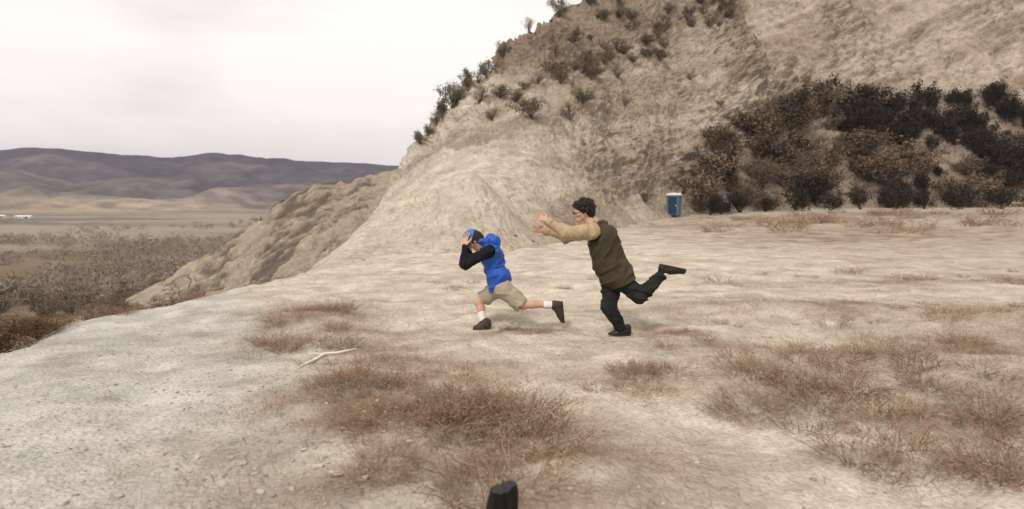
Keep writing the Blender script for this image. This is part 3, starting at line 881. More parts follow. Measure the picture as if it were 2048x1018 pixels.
for k, (px, py, rr_) in enumerate(STONE_PX):
    dp = CAM_Z * F_PX / (py - 395); q_ = P(px, py, dp)
    o = link('stone', STONES[k % 6])
    o.location = (q_[0], dp, gz1(q_[0], dp) + rr_ * 0.2); o.scale = (rr_ * 0.7,) * 3; o.rotation_euler = (rng.uniform(-.2, .2), rng.uniform(-.2, .2), rng.uniform(0, 6.28))
    big_ = rr_ > 0.0345
    tag(o, 'larger pale stone lying in the foreground gravel' if big_ else 'small pale stone lying on the gravelly dirt road', 'stone', 'larger stones in the gravel' if big_ else 'small stones on the dirt road')
BOULDERS = []
for k in range(3):
    b_m = STONES[k].copy(); b_m.materials.clear(); b_m.materials.append(M_clay); BOULDERS.append(b_m)
for k, (px, py, sc_) in enumerate([(1060, 478, 0.22), (1090, 490, 0.16), (1030, 470, 0.15), (1240, 470, 0.2), (840, 524, 0.10), (1145, 494, 0.12), (1000, 508, 0.10)]):
    pos = hill_hit(px, py)
    if pos is None: continue
    o = link('boulder', BOULDERS[k % 3]); o.location = pos; o.scale = (sc_, sc_, sc_ * 0.9); o.rotation_euler = (0, 0, k)
    tag(o, 'tan clay boulder at the foot of the hill', 'boulder', 'clay boulders at the hill foot')

# bleached stick lying by the road
def lathe_path(pts, radii, name, mat_, sides=8, parent=None):
    V, Fq = tubes([(pts, radii)], sides)
    k = len(pts)
    me = mesh_from(name, V, Fq)
    return link(name, me, mat_, parent)
root = bpy.data.objects.new('fallen_branch', None); C.objects.link(root)
a_, b_ = P(600, 738, 5.5), P(714, 709, 6.0)
sp = [(600, 740), (628, 726), (650, 719), (675, 717), (695, 713), (714, 708)]
pts = []
for (px, py) in sp:
    dp = CAM_Z * F_PX / (py - 395 + 4); q_ = P(px, py, dp); pts.append((q_[0], dp, gz1(q_[0], dp) + 0.022))
pts = np.array(pts); root.location = pts[0]
lathe_path(pts - pts[0], np.array([0.007, 0.013, 0.015, 0.012, 0.009, 0.003]), 'stem', M_wood, 8, root)
lathe_path(np.array([pts[2], pts[2] + (pts[1] - pts[2]) * 0.7 + np.array([-0.05, 0.07, 0.03]), pts[2] + (pts[1] - pts[2]) * 1.3 + np.array([-0.10, 0.13, 0.02])]) - pts[0], np.array([0.006, 0.005, 0.002]), 'side_twig', M_wood, 6, root)
tag(root, 'bleached white stick lying on the dirt left of the runner', 'stick')

# charred stump at the bottom edge
q_ = P(1006, 1040, 2.35); zg = gz1(q_[0], q_[1])
root = bpy.data.objects.new('stump', None); C.objects.link(root); root.location = (q_[0], q_[1], zg)
kk = 14
s_ = np.linspace(0, 1, kk)
htop = P(1006, 974, 2.35)[2] - zg
th = np.linspace(0, 2 * math.pi, 28, endpoint=False)
R_ = (0.070 - 0.020 * s_)[:, None] * (1 + 0.10 * np.sin(2 * th + 1)[None] + 0.05 * np.sin(5 * th)[None] + 0.16 * noise(np.stack(np.broadcast_arrays(np.cos(th)[None] * 4, np.sin(th)[None] * 4, s_[:, None] * 3), -1)) + 0.07 * np.sin(11 * th + 2)[None])
R_[-2] *= 0.97; R_[-1] *= 0.90
Zs = (s_ ** 0.9 * htop)[:, None] + (0.010 * np.cos(th - 0.4)[None] + 0.006 * noise(np.stack([np.cos(th) * 3, np.sin(th) * 3, 0 * th], -1))[None]) * (s_ ** 5)[:, None]
V = np.stack([R_ * np.cos(th)[None], R_ * np.sin(th)[None], Zs], -1).reshape(-1, 3)
Fq = []
for i in range(kk - 1):
    for j in range(28):
        j2 = (j + 1) % 28
        Fq.append((i * 28 + j, i * 28 + j2, (i + 1) * 28 + j2, (i + 1) * 28 + j))
link('bark', mesh_from('bark', V, Fq), M_char, root)
ring = V[-28:]
ctr = ring.mean(0) - np.array([0, 0, 0.012])
Vt = np.concatenate([ring, [ctr]])
link('top', mesh_from('top', Vt, [(j, (j + 1) % 28, 28) for j in range(28)]), M_ash, root)
tag(root, 'black charred stump among dry weeds at the bottom edge', 'stump')

# ------------------------------------------------------------------ portable toilet, far sheds, plank
import bmesh
def box_mesh(name, parts, bevel=0.0):
    bm = bmesh.new()
    for (c, s) in parts:
        r = bmesh.ops.create_cube(bm, size=1.0)
        for v in r['verts']:
            v.co = Vector((c[0] + v.co.x * s[0], c[1] + v.co.y * s[1], c[2] + v.co.z * s[2]))
    if bevel:
        bmesh.ops.bevel(bm, geom=list(bm.edges), offset=bevel, segments=2, affect='EDGES', clamp_overlap=True)
    me = bpy.data.meshes.new(name); bm.to_mesh(me); bm.free()
    return me
q_ = P(1347, 437, 47.0); tz = slope_z(q_[0], q_[1])
t = bpy.data.objects.new('portable_toilet', None); C.objects.link(t)
t.location = (q_[0], q_[1], tz - 0.03); t.rotation_euler = (0, 0, math.radians(-28)); t.scale = (0.86, 0.86, 0.74)
link('skid', box_mesh('skid', [((-0.4, 0, 0.06), (0.12, 1.2, 0.12)), ((0.4, 0, 0.06), (0.12, 1.2, 0.12))], 0.01), M_bindark, t)
link('wall', box_mesh('wall', [((0, 0.53, 1.13), (1.08, 0.04, 2.0)), ((-0.53, 0, 1.13), (0.04, 1.02, 2.0)), ((0.53, 0, 1.13), (0.04, 1.02, 2.0)), ((-0.46, -0.53, 1.13), (0.16, 0.04, 2.0)), ((0.46, -0.53, 1.13), (0.16, 0.04, 2.0)), ((0, -0.53, 2.05), (0.76, 0.04, 0.16)), ((0, 0, 0.15), (1.08, 1.08, 0.06))], 0.006), M_bin, t)
dr = link('door', box_mesh('door', [((0, -0.535, 1.075), (0.75, 0.035, 1.78))] + [((0, -0.557, 0.5 + 0.3 * k), (0.6, 0.012, 0.2)) for k in range(5)], 0.005), M_bindark, t)
link('handle', box_mesh('handle', [((0.3, -0.58, 1.1), (0.05, 0.04, 0.16))], 0.008), M_roofwhite, dr)
for sx in (-1, 1):
    link('vent', box_mesh('vent', [((sx * 0.555, 0.1, 1.85 + 0.05 * k), (0.015, 0.6, 0.025)) for k in range(4)]), M_bindark, t)
bm = bmesh.new()
prof_ = [(-0.62, 0.0), (-0.6, 0.09), (-0.38, 0.22), (0, 0.28), (0.38, 0.22), (0.6, 0.09), (0.62, 0.0)]
rows = [[bm.verts.new((x * (0.97 if abs(y) > 0.6 else 1), y, 2.13 + z * (0.7 if abs(y) > 0.6 else 1))) for x, z in prof_] for y in (-0.63, -0.5, 0.5, 0.63)]
for a, b in zip(rows, rows[1:]):
    for i in range(len(prof_) - 1): bm.faces.new((a[i], b[i], b[i + 1], a[i + 1]))
    bm.faces.new((a[0], a[-1], b[-1], b[0]))
bm.faces.new(rows[0]); bm.faces.new(rows[-1][::-1])
bmesh.ops.recalc_face_normals(bm, faces=bm.faces)
rm = bpy.data.meshes.new('roof'); bm.to_mesh(rm); bm.free()
rf = link('roof', rm, M_roofwhite, t)
V, Fq = tubes([(np.array([(0.42, 0.42, 2.15), (0.42, 0.42, 2.5)]), np.array([0.05, 0.05]))], 10)
link('vent_pipe', mesh_from('vent_pipe', V, Fq), M_roofwhite, rf)
tag(t, 'blue portable toilet with white roof standing below the clay hill', 'toilet')

def shed(px, py, dp, L, label):
    q_ = P(px, py, dp); z_ = gz1(q_[0], q_[1]) - 0.2
    r = bpy.data.objects.new('farm_shed', None); C.objects.link(r); r.location = (q_[0], q_[1], z_); r.rotation_euler = (0, 0, math.radians(12)); r.scale = (0.8, 0.8, 0.55)
    link('wall', box_mesh('wall', [((0, 0, 1.4), (L, 6, 2.8))]), M_white, r)
    b = bmesh.new()
    a = [b.verts.new((sx * (L / 2 + 0.4), y, z)) for sx in (-1, 1) for y, z in ((-3.5, 2.75), (0, 4.1), (3.5, 2.75))]
    b.faces.new((a[0], a[3], a[4], a[1])); b.faces.new((a[1], a[4], a[5], a[2])); b.faces.new((a[0], a[1], a[2])); b.faces.new((a[3], a[5], a[4])); b.faces.new((a[0], a[2], a[5], a[3]))
    bmesh.ops.recalc_face_normals(b, faces=b.faces)
    me = bpy.data.meshes.new('roof'); b.to_mesh(me); b.free(); link('roof', me, M_white, r)
    link('door', box_mesh('door', [((L * 0.25, -3.03, 1.1), (2.4, 0.06, 2.2))]), M_glass, r)
    for k in range(3):
        link('window', box_mesh('window', [((-L * 0.35 + k * 2.6, -3.03, 1.6), (1.1, 0.06, 0.9))]), M_glass, r)
    tag(r, label, 'shed')
shed(48, 437, 460, 13, 'long white farm shed far across the valley')
shed(2, 440, 470, 7, 'short white farm shed at the left edge of the valley')

q_ = P(2010, 374, 60); hp_ = hill_hit(2010, 410)
if hp_ is not None:
    o = link('plank', box_mesh('plank', [((0, 0, 0), (2.2, 0.18, 0.06))], 0.01), M_wood); o.location = hp_ + np.array([0, -0.6, 0.25]); o.rotation_euler = (0, 0.03, 0.1)
    tag(o, 'pale plank lying before the dark brush at the right edge', 'plank')

# ------------------------------------------------------------------ people: implicit surfaces meshed on a grid
def cone(a, b, ra, rb, k=0.03): return ('c', np.asarray(a, float), np.asarray(b, float), ra, rb, k)
def ball(c, r, k=0.03): return ('c', np.asarray(c, float), np.asarray(c, float) + 1e-6, r, r, k)
def ell(c, axes, radii, k=0.03): return ('e', np.asarray(c, float), np.asarray(axes, float), np.asarray(radii, float), 0, k)

def sdf_eval(pr, pts):
    if pr[0] == 'c':
        _, a, b, ra, rb, _k = pr
        ab = b - a
        h = np.clip(((pts - a) @ ab) / (ab @ ab + 1e-12), 0, 1)
        return np.linalg.norm(pts - a - h[..., None] * ab, axis=-1) - (ra + (rb - ra) * h)
    _, c, ax, rd, _z, _k = pr
    q = (pts - c) @ ax.T
    k0 = np.linalg.norm(q / rd, axis=-1); k1 = np.linalg.norm(q / rd ** 2, axis=-1) + 1e-9
    return k0 * (k0 - 1) / k1

def prim_box(pr, m):
    if pr[0] == 'c':
        R = max(pr[3], pr[4]) + m
        return np.minimum(pr[1], pr[2]) - R, np.maximum(pr[1], pr[2]) + R
    R = pr[3].max() + m
    return pr[1] - R, pr[1] + R

def implicit(name, prims, vox=0.006, cuts=(), wrinkle=0.0, wscale=0.07, fold=None, carve=()):
    """prims are blended together; cuts: (point, normal) keeps the side the normal points away from; wrinkle displaces"""
    lo = np.min([prim_box(p_, 0.03)[0] for p_ in prims], 0); hi = np.max([prim_box(p_, 0.03)[1] for p_ in prims], 0)
    nx, ny, nz = [int(math.ceil(v)) + 1 for v in (hi - lo) / vox]
    D = np.ones((nx, ny, nz), dtype=np.float32)
    G = lambda a, b: np.stack(np.meshgrid(*[lo[i] + vox * np.arange(a[i], b[i]) for i in range(3)], indexing='ij'), -1)
    for p_ in prims:
        l_, h_ = prim_box(p_, p_[5] + 2.5 * vox)
        i0 = np.maximum(((l_ - lo) / vox).astype(int), 0); i1 = np.minimum(((h_ - lo) / vox).astype(int) + 2, [nx, ny, nz])
        sl = tuple(slice(a, b) for a, b in zip(i0, i1))
        dd_ = sdf_eval(p_, G(i0, i1)); cur = D[sl]; k = p_[5]
        hh_ = np.clip(k - np.abs(dd_ - cur), 0, None) / k
        D[sl] = np.minimum(dd_, cur) - hh_ * hh_ * k * 0.25
    if wrinkle:
        near = np.abs(D) < wrinkle * 2 + 2 * vox
        idx = np.argwhere(near)
        pts = lo + idx * vox
        q = pts / wscale
        if fold is not None:                              # folds: tight along the axis, long across it
            f_ = unit(fold); k_ = q @ f_
            q = 0.42 * (q - k_[:, None] * f_) + 1.15 * k_[:, None] * f_
        q = q + 0.35 * np.stack([noise(q * 0.8 + 3), noise(q * 0.8 + 13), noise(q * 0.8 + 23)], -1)
        D[near] -= (wrinkle * ((1 - np.abs(noise(q))) ** 2 * 1.1 - 0.45) + 0.35 * wrinkle * noise(q * 2.3 + 7) * (fold is not None)).astype(np.float32)
    for p_ in carve:
        l_, h_ = prim_box(p_, 3 * vox)
        i0 = np.maximum(((l_ - lo) / vox).astype(int), 0); i1 = np.minimum(((h_ - lo) / vox).astype(int) + 2, [nx, ny, nz])
        if np.any(i1 <= i0): continue
        sl = tuple(slice(a, b) for a, b in zip(i0, i1))
        D[sl] = np.maximum(D[sl], -sdf_eval(p_, G(i0, i1)))
    if len(cuts):
        A = G((0, 0, 0), (nx, ny, nz))
        for (pt, nr) in cuts:
            nr = np.asarray(nr, float); nr = nr / np.linalg.norm(nr)
            D = np.maximum(D, ((A - np.asarray(pt)) @ nr).astype(np.float32))
    D[0], D[-1], D[:, 0], D[:, -1], D[:, :, 0], D[:, :, -1] = 1, 1, 1, 1, 1, 1
    # surface nets
    ins = D < 0
    s8 = sum(ins[a:nx - 1 + a, b:ny - 1 + b, c:nz - 1 + c].astype(np.int8) for a in (0, 1) for b in (0, 1) for c in (0, 1))
    act = (s8 > 0) & (s8 < 8)
    cells = np.argwhere(act)
    ids = np.full(act.shape, -1, dtype=np.int64); ids[act] = np.arange(len(cells))
    acc = np.zeros((len(cells), 3)); cnt = np.zeros(len(cells))
    corners = [(a, b, c) for a in (0, 1) for b in (0, 1) for c in (0, 1)]
    val = {c: D[cells[:, 0] + c[0], cells[:, 1] + c[1], cells[:, 2] + c[2]] for c in corners}
    for c in corners:
        for ax_ in range(3):
            if c[ax_] == 0:
                e = list(c); e[ax_] = 1; e = tuple(e)
                va, vb = val[c], val[e]
                m = (va < 0) != (vb < 0)
                t_ = va[m] / (va[m] - vb[m])
                pt = np.tile(np.array(c, float), (m.sum(), 1)); pt[:, ax_] += t_
                acc[m] += pt; cnt[m] += 1
    V = lo + (cells + acc / cnt[:, None]) * vox
    Fs = []
    for ax_ in range(3):
        o1, o2 = [(1, 2), (2, 0), (0, 1)][ax_]
        a = np.take(ins, range(0, ins.shape[ax_] - 1), ax_); b = np.take(ins, range(1, ins.shape[ax_]), ax_)
        e = np.argwhere(a != b)
        e = e[(e[:, o1] > 0) & (e[:, o2] > 0)]
        flip = a[e[:, 0], e[:, 1], e[:, 2]]
        def cid(d1, d2):
            f = e.copy(); f[:, o1] -= d1; f[:, o2] -= d2
            return ids[np.minimum(f[:, 0], act.shape[0] - 1), np.minimum(f[:, 1], act.shape[1] - 1), np.minimum(f[:, 2], act.shape[2] - 1)]
        qd = np.stack([cid(1, 1), cid(0, 1), cid(0, 0), cid(1, 0)], 1)
        qd[~flip] = qd[~flip][:, ::-1]
        Fs.append(qd[(qd >= 0).all(1)])
    return mesh_from(name, V, np.concatenate(Fs))

def unit(v): v = np.asarray(v, float); return v / np.linalg.norm(v)

def hand(wrist, d, n, u, sc_=1.0, curl=0.5, spread=0.22):
    """palm and five fingers; d: along the fingers, n: out of the palm, u: towards the thumb"""
    d = unit(d); n = unit(n - d * (n @ d)); u = unit(u - d * (u @ d) - n * (u @ n))
    out = [cone(wrist - d * 0.02, wrist + d * 0.03 * sc_, 0.027 * sc_, 0.029 * sc_, 0.02)]
    for i, (off, L) in enumerate([(-0.030, 0.062), (-0.010, 0.076), (0.011, 0.080), (0.031, 0.072)]):
        kn = wrist + (d * 0.088 + u * off) * sc_
        out.append(cone(wrist + (d * 0.012 + u * off * 0.5) * sc_, kn, 0.014 * sc_, 0.012 * sc_, 0.012))
        ang_ = spread * off / 0.03
        dir_ = unit(d * math.cos(ang_) + u * math.sin(ang_))
        p0 = kn; c_ = 0.0
        for j, f in enumerate((0.45, 0.32, 0.23)):
            c_ += curl * (0.55 if j == 0 else 0.75)
            dj = dir_ * math.cos(c_) + n * math.sin(c_)
            p1 = p0 + dj * L * f * sc_ * 1.05
            out.append(cone(p0, p1, (0.0098 - 0.0008 * j) * sc_, (0.0092 - 0.0008 * j) * sc_, 0.004))
            p0 = p1
    b0 = wrist + (d * 0.022 + u * 0.022) * sc_
    b1 = b0 + unit(d * 0.6 + u * 0.75 + n * 0.25) * 0.040 * sc_
    b2 = b1 + unit(d * 0.85 + u * 0.40 + n * 0.35) * 0.030 * sc_
    b3 = b2 + unit(d * 0.95 + u * 0.15 + n * 0.40) * 0.024 * sc_
    out += [cone(b0, b1, 0.015 * sc_, 0.012 * sc_, 0.012), cone(b1, b2, 0.0115 * sc_, 0.0105 * sc_, 0.005), cone(b2, b3, 0.0105 * sc_, 0.0088 * sc_, 0.005)]
    return out

def head_prims(c, up, fwd, s=1.0):
    up = unit(up); fwd = unit(fwd - up * (fwd @ up)); sd_ = np.cross(fwd, up)
    ax = np.array([sd_, fwd, up])
    A = lambda x, y, z: c + (sd_ * x + fwd * y + up * z) * s
    pr = [ell(A(0, -0.008, 0.012), ax, np.array([0.076, 0.097, 0.092]) * s, 0.02),
          cone(A(0, 0.035, -0.03), A(0, 0.058, -0.088), 0.058 * s, 0.034 * s, 0.03),
          cone(A(0, 0.066, -0.100), A(0, 0.070, -0.108), 0.020 * s, 0.016 * s, 0.02),
          cone(A(-0.045, 0.01, -0.06), A(-0.02, 0.055, -0.095), 0.022 * s, 0.02 * s, 0.02), cone(A(0.045, 0.01, -0.06), A(0.02, 0.055, -0.095), 0.022 * s, 0.02 * s, 0.02),
          cone(A(0, 0.088, -0.004), A(0, 0.110, -0.044), 0.009 * s, 0.013 * s, 0.012), ball(A(0.012, 0.100, -0.047), 0.008 * s, 0.008), ball(A(-0.012, 0.100, -0.047), 0.008 * s, 0.008),
          cone(A(-0.030, 0.080, 0.008), A(0.030, 0.080, 0.008), 0.013 * s, 0.013 * s, 0.014),
          cone(A(-0.018, 0.085, -0.071), A(0.018, 0.085, -0.071), 0.0075 * s, 0.0075 * s, 0.006), cone(A(-0.014, 0.084, -0.082), A(0.014, 0.084, -0.082), 0.008 * s, 0.008 * s, 0.006)]
    for x in (-1, 1):
        pr.append(ell(A(0.078 * x, -0.005, -0.025), ax, np.array([0.010, 0.018, 0.031]) * s, 0.008))
        pr.append(ball(A(0.045 * x, 0.060, -0.035), 0.022 * s, 0.02))
    carve = [ball(A(0.030 * x, 0.103, -0.013), 0.017 * s, 0.01) for x in (-1, 1)]
    eyes = [A(0.030 * x, 0.081, -0.013) for x in (-1, 1)]
    return pr, carve, eyes, A, ax

def eye_mesh(c, r):
    bm_ = bmesh.new(); bmesh.ops.create_uvsphere(bm_, u_segments=12, v_segments=8, radius=r)
    for v in bm_.verts: v.co += Vector(c)
    me = bpy.data.meshes.new('eye'); bm_.to_mesh(me); bm_.free()
    return me

def finish_person(body_me, name, label, anchor, parts):
    """anchor: the point on the ground; all meshes are moved so that the person's origin is there"""
    o = link(name, body_me, M_skin)
    off = np.array(anchor)
    for me in [body_me] + [m_ for _, m_, _ in parts]:
        co = np.empty(len(me.vertices) * 3, dtype=np.float32); me.vertices.foreach_get('co', co)
        co = co.reshape(-1, 3) - off.astype(np.float32); me.vertices.foreach_set('co', co.ravel()); me.update()
    o.location = off
    for nm, me, mt in parts:
        link(nm, me, mt, o)
    tag(o, label, 'person', 'people running across the dirt')
    return o

def shoe_prims(heel, ball_, toe, up_, w=0.040):
    """upper of a shoe along heel-ball-toe, up_ points from the sole to the instep"""
    up_ = unit(up_)
    return [cone(heel + up_ * 0.035, ball_ + up_ * 0.030, w * 0.88, w * 0.98, 0.03), cone(ball_ + up_ * 0.024, toe + up_ * 0.014, w * 0.96, w * 0.72, 0.03), cone(heel + up_ * 0.04, heel + up_ * 0.085, w * 0.9, w * 0.95, 0.03),
            cone(heel * 0.6 + ball_ * 0.4 + up_ * 0.06, heel * 0.35 + ball_ * 0.65 + up_ * 0.045, w * 0.9, w * 0.85, 0.04)]

def sole_prims(heel, ball_, toe, w=0.040):
    return [cone(heel, ball_, w * 0.92, w * 1.06, 0.01), cone(ball_, toe, w * 1.06, w * 0.74, 0.01)]

# ---- the runner in blue
def build_runner():
    D0 = 7.25
    J = lambda px, py, dy=0.0: P(px, py, D0 + dy)
    neck, head_c = J(968, 491), J(946, 477)
    chest, waist, pel = J(981, 510), J(994, 548), J(1001, 571)
    up = unit(J(936, 465) - J(968, 489)); fwd = unit(J(936, 502) - J(952, 475))
    hp, carve, eyes, A, ax = head_prims(head_c, up, fwd, 0.97)
    sL, eL, wL = J(976, 500, -0.165), J(930, 526, -0.20), J(930, 490, -0.16)
    sR, eR, wR = J(974, 500, 0.165), J(938, 522, 0.22), J(934, 486, 0.14)
    hL, kL, aL = J(1007, 576, -0.085), J(1045, 608, -0.13), J(1106, 607, -0.10)
    hR, kR, aR = J(994, 576, 0.085), J(957, 602, 0.12), J(967, 640, 0.02)
    hands = hand(wL, J(930, 466, -0.10) - wL, np.array([0.45, 0.85, 0.1]), np.array([0.85, -0.1, 0.2]), 1.0, 0.22, 0.34)
    hands += hand(wR, J(936, 462, 0.08) - wR, np.array([0.3, -0.9, 0.1]), np.array([0.9, 0.0, 0.1]), 1.0, 0.25, 0.3)
    body = hp + [cone(neck, head_c - up * 0.05, 0.056, 0.052, 0.03), cone(chest, waist, 0.105, 0.098, 0.05), cone(waist, pel, 0.098, 0.108, 0.05), cone(neck, chest, 0.06, 0.10, 0.06),
                 cone(sL, sR, 0.055, 0.055, 0.05), cone(sL, eL, 0.046, 0.038, 0.03), cone(eL, wL, 0.037, 0.025, 0.02), cone(sR, eR, 0.046, 0.038, 0.03), cone(eR, wR, 0.037, 0.025, 0.02)] + hands
    cL = kL + (aL - kL) * 0.32; cR = kR + (aR - kR) * 0.32
    body += [cone(hL, kL, 0.082, 0.052, 0.04), cone(kL, cL + np.array([0, 0, 0.008]), 0.050, 0.047, 0.03), cone(cL + np.array([0, 0, 0.008]), aL, 0.047, 0.032, 0.02), cone(hR, kR, 0.082, 0.052, 0.04), cone(kR, cR + np.array([0.012, 0, 0]), 0.050, 0.047, 0.03), cone(cR + np.array([0.012, 0, 0]), aR, 0.047, 0.032, 0.02)]
    # feet
    fh_R, fb_R, ft_R = J(974, 655, 0.01), J(960, 656, 0.0), J(951, 655.5, -0.01)
    upR = np.array([0.05, 0, 1.0])
    fh_L, fb_L, ft_L = J(1123, 607, -0.10), J(1127, 628, -0.10), J(1127, 638, -0.10)
    upL = unit(np.array([-1.0, 0, -0.10]))
    body += [cone(aR, fh_R + upR * 0.04, 0.033, 0.03, 0.02), cone(fh_R + upR * 0.035, fb_R + upR * 0.03, 0.03, 0.028, 0.02), cone(aL, fh_L + upL * 0.04, 0.033, 0.03, 0.02), cone(fh_L + upL * 0.035, fb_L + upL * 0.03, 0.03, 0.028, 0.02)]
    bm_ = implicit('person', body, 0.0055, carve=carve)
    parts = []
    # cap on the crown, with a short brim and a button
    cap_n = unit(up * 0.93 + fwd * 0.36)
    cap = implicit('cap', [ell(A(0, -0.002, 0.022), ax, np.array([0.102, 0.120, 0.108]), 0.01), ball(A(0, 0.0, 0.134), 0.010, 0.01)], 0.005, cuts=[(A(0, -0.01, 0.012), -cap_n)], wrinkle=0.004, wscale=0.05)
    parts.append(('cap', cap, M_cap))
    br = [cone(A(-0.050, 0.085, 0.022), A(-0.035, 0.150, 0.006), 0.007, 0.006, 0.03), cone(A(0.050, 0.085, 0.022), A(0.035, 0.150, 0.006), 0.007, 0.006, 0.03), cone(A(0, 0.095, 0.026), A(0, 0.162, 0.010), 0.008, 0.007, 0.03), cone(A(-0.025, 0.092, 0.025), A(-0.018, 0.158, 0.009), 0.008, 0.006, 0.03), cone(A(0.025, 0.092, 0.025), A(0.018, 0.158, 0.009), 0.008, 0.006, 0.03)]
    parts.append(('brim', implicit('brim', br, 0.004), M_cap))
    hr = [ell(A(0, -0.022, 0.005), ax, np.array([0.084, 0.098, 0.100]), 0.02), ell(A(0, -0.055, -0.045), ax, np.array([0.068, 0.060, 0.075]), 0.03)]
    parts.append(('hair', implicit('hair', hr, 0.005, cuts=[(A(0, 0.028, 0.0), fwd + up * 0.15)], wrinkle=0.012, wscale=0.02), M_hair2))
    for c_ in eyes: parts.append(('eye', eye_mesh(c_, 0.012), M_eye))
    # black sweater: chest yoke and sleeves
    sw = [cone(neck + (chest - neck) * 0.1, chest, 0.075, 0.116, 0.05), cone(sL, sR, 0.070, 0.070, 0.05), cone(sL, eL, 0.066, 0.058, 0.03), cone(eL, wL - unit(wL - eL) * 0.01, 0.056, 0.036, 0.03), cone(sR, eR, 0.066, 0.058, 0.03), cone(eR, wR - unit(wR - eR) * 0.01, 0.056, 0.036, 0.03)]
    parts.append(('sweater', implicit('sweater', sw, 0.006, wrinkle=0.014, wscale=0.06, fold=(1, 0.2, -0.4)), M_black))
    # vest with quilted panels and a hood lying on the shoulders
    vs = [cone(chest + np.array([0.01, 0, 0.02]), waist, 0.131, 0.122, 0.05), cone(waist, pel + np.array([-0.01, 0, -0.005]), 0.126, 0.138, 0.05), cone(neck + np.array([0.05, 0, 0.0]), chest, 0.075, 0.128, 0.06),
          cone(J(985, 498, -0.10), J(985, 498, 0.10), 0.085, 0.085, 0.06), cone(J(1000, 552, -0.06), J(1000, 552, 0.06), 0.116, 0.116, 0.05)]
    arms = [cone(sL + np.array([-0.01, 0.0, 0]), eL, 0.088, 0.075, 0.01), cone(sL, sL + np.array([0, -0.2, 0]), 0.085, 0.10, 0.01), cone(sR, eR, 0.085, 0.07, 0.01), cone(sR, sR + np.array([0, 0.2, 0]), 0.085, 0.10, 0.01)]
    vest = implicit('vest', vs, 0.006, wrinkle=0.022, wscale=0.09, fold=(0.45, 0.2, -1.0), carve=arms, cuts=[(pel + unit(pel - waist) * 0.0, unit(pel - waist) + np.array([0.30, 0, -0.1])), (J(958, 498), np.array([-1, 0, 0.1]))])
    parts.append(('vest', vest, M_vest))
    hd = [cone(J(962, 480, -0.088), J(990, 480, -0.06), 0.034, 0.050, 0.04), cone(J(962, 480, 0.088), J(990, 480, 0.06), 0.034, 0.050, 0.04), cone(J(990, 480, -0.06), J(990, 480, 0.06), 0.055, 0.055, 0.05), cone(J(981, 472, -0.06), J(981, 472, 0.06), 0.040, 0.040, 0.04), cone(J(974, 492, -0.09), J(985, 496, -0.07), 0.035, 0.04, 0.04)]
    parts.append(('hood', implicit('hood', hd, 0.005, wrinkle=0.014, wscale=0.06), M_vest))
    # shorts
    mL, mR = hL + (kL - hL) * 0.86, hR + (kR - hR) * 0.62
    sh = [cone(waist + (pel - waist) * 0.5, pel, 0.110, 0.116, 0.04), cone(hL, mL, 0.112, 0.098, 0.04), cone(hR, mR, 0.108, 0.096, 0.04), cone(pel, hL, 0.114, 0.106, 0.04), cone(pel, hR, 0.114, 0.104, 0.04)]
    dL, dR = unit(kL - hL), unit(kR - hR)
    # cut only the leg ends: carve a ball just past each hem
    parts.append(('shorts', implicit('shorts', sh, 0.006, wrinkle=0.016, wscale=0.075, fold=(0.3, 0.9, 0.9), carve=[ball(mL + dL * 0.125, 0.118, 0.01), ball(mR + dR * 0.120, 0.115, 0.01)]), M_shorts))
    for a_, k_, nm in ((aL, kL, 'L'), (aR, kR, 'R')):
        ax_ = unit(k_ - a_)
        parts.append(('sock', implicit('sock', [cone(a_ - ax_ * 0.03, a_ + ax_ * 0.105, 0.042, 0.047, 0.02)], 0.005, cuts=[(a_ + ax_ * 0.115, ax_)], wrinkle=0.006, wscale=0.03), M_sock))
    for hh_, bb_, tt_, uu_, aa_ in ((fh_R, fb_R, ft_R, upR, aR), (fh_L, fb_L, ft_L, upL, aL)):
        parts.append(('boot', implicit('boot', shoe_prims(hh_, bb_, tt_, uu_, 0.043) + [cone(hh_ + unit(uu_) * 0.05, hh_ + unit(uu_) * 0.05 + (aa_ - hh_ - unit(uu_) * 0.05) * 0.75, 0.044, 0.050, 0.03)], 0.005, cuts=[(hh_ + unit(uu_) * 0.004, -unit(uu_))], wrinkle=0.004, wscale=0.03), M_boot))
        parts.append(('sole', implicit('sole', sole_prims(hh_, bb_, tt_, 0.046), 0.004, cuts=[(hh_ + unit(uu_) * 0.012, uu_), (hh_ - unit(uu_) * 0.018, -unit(uu_))]), M_sole))
    foot_pt = fb_R - np.array([0, 0, 0.013])
    o = finish_person(bm_, 'person', 'person in blue hooded vest and khaki shorts sprinting with hands on a blue cap', foot_pt, parts)
    o.location.z = gz1(foot_pt[0], foot_pt[1]) - 0.012
    return o

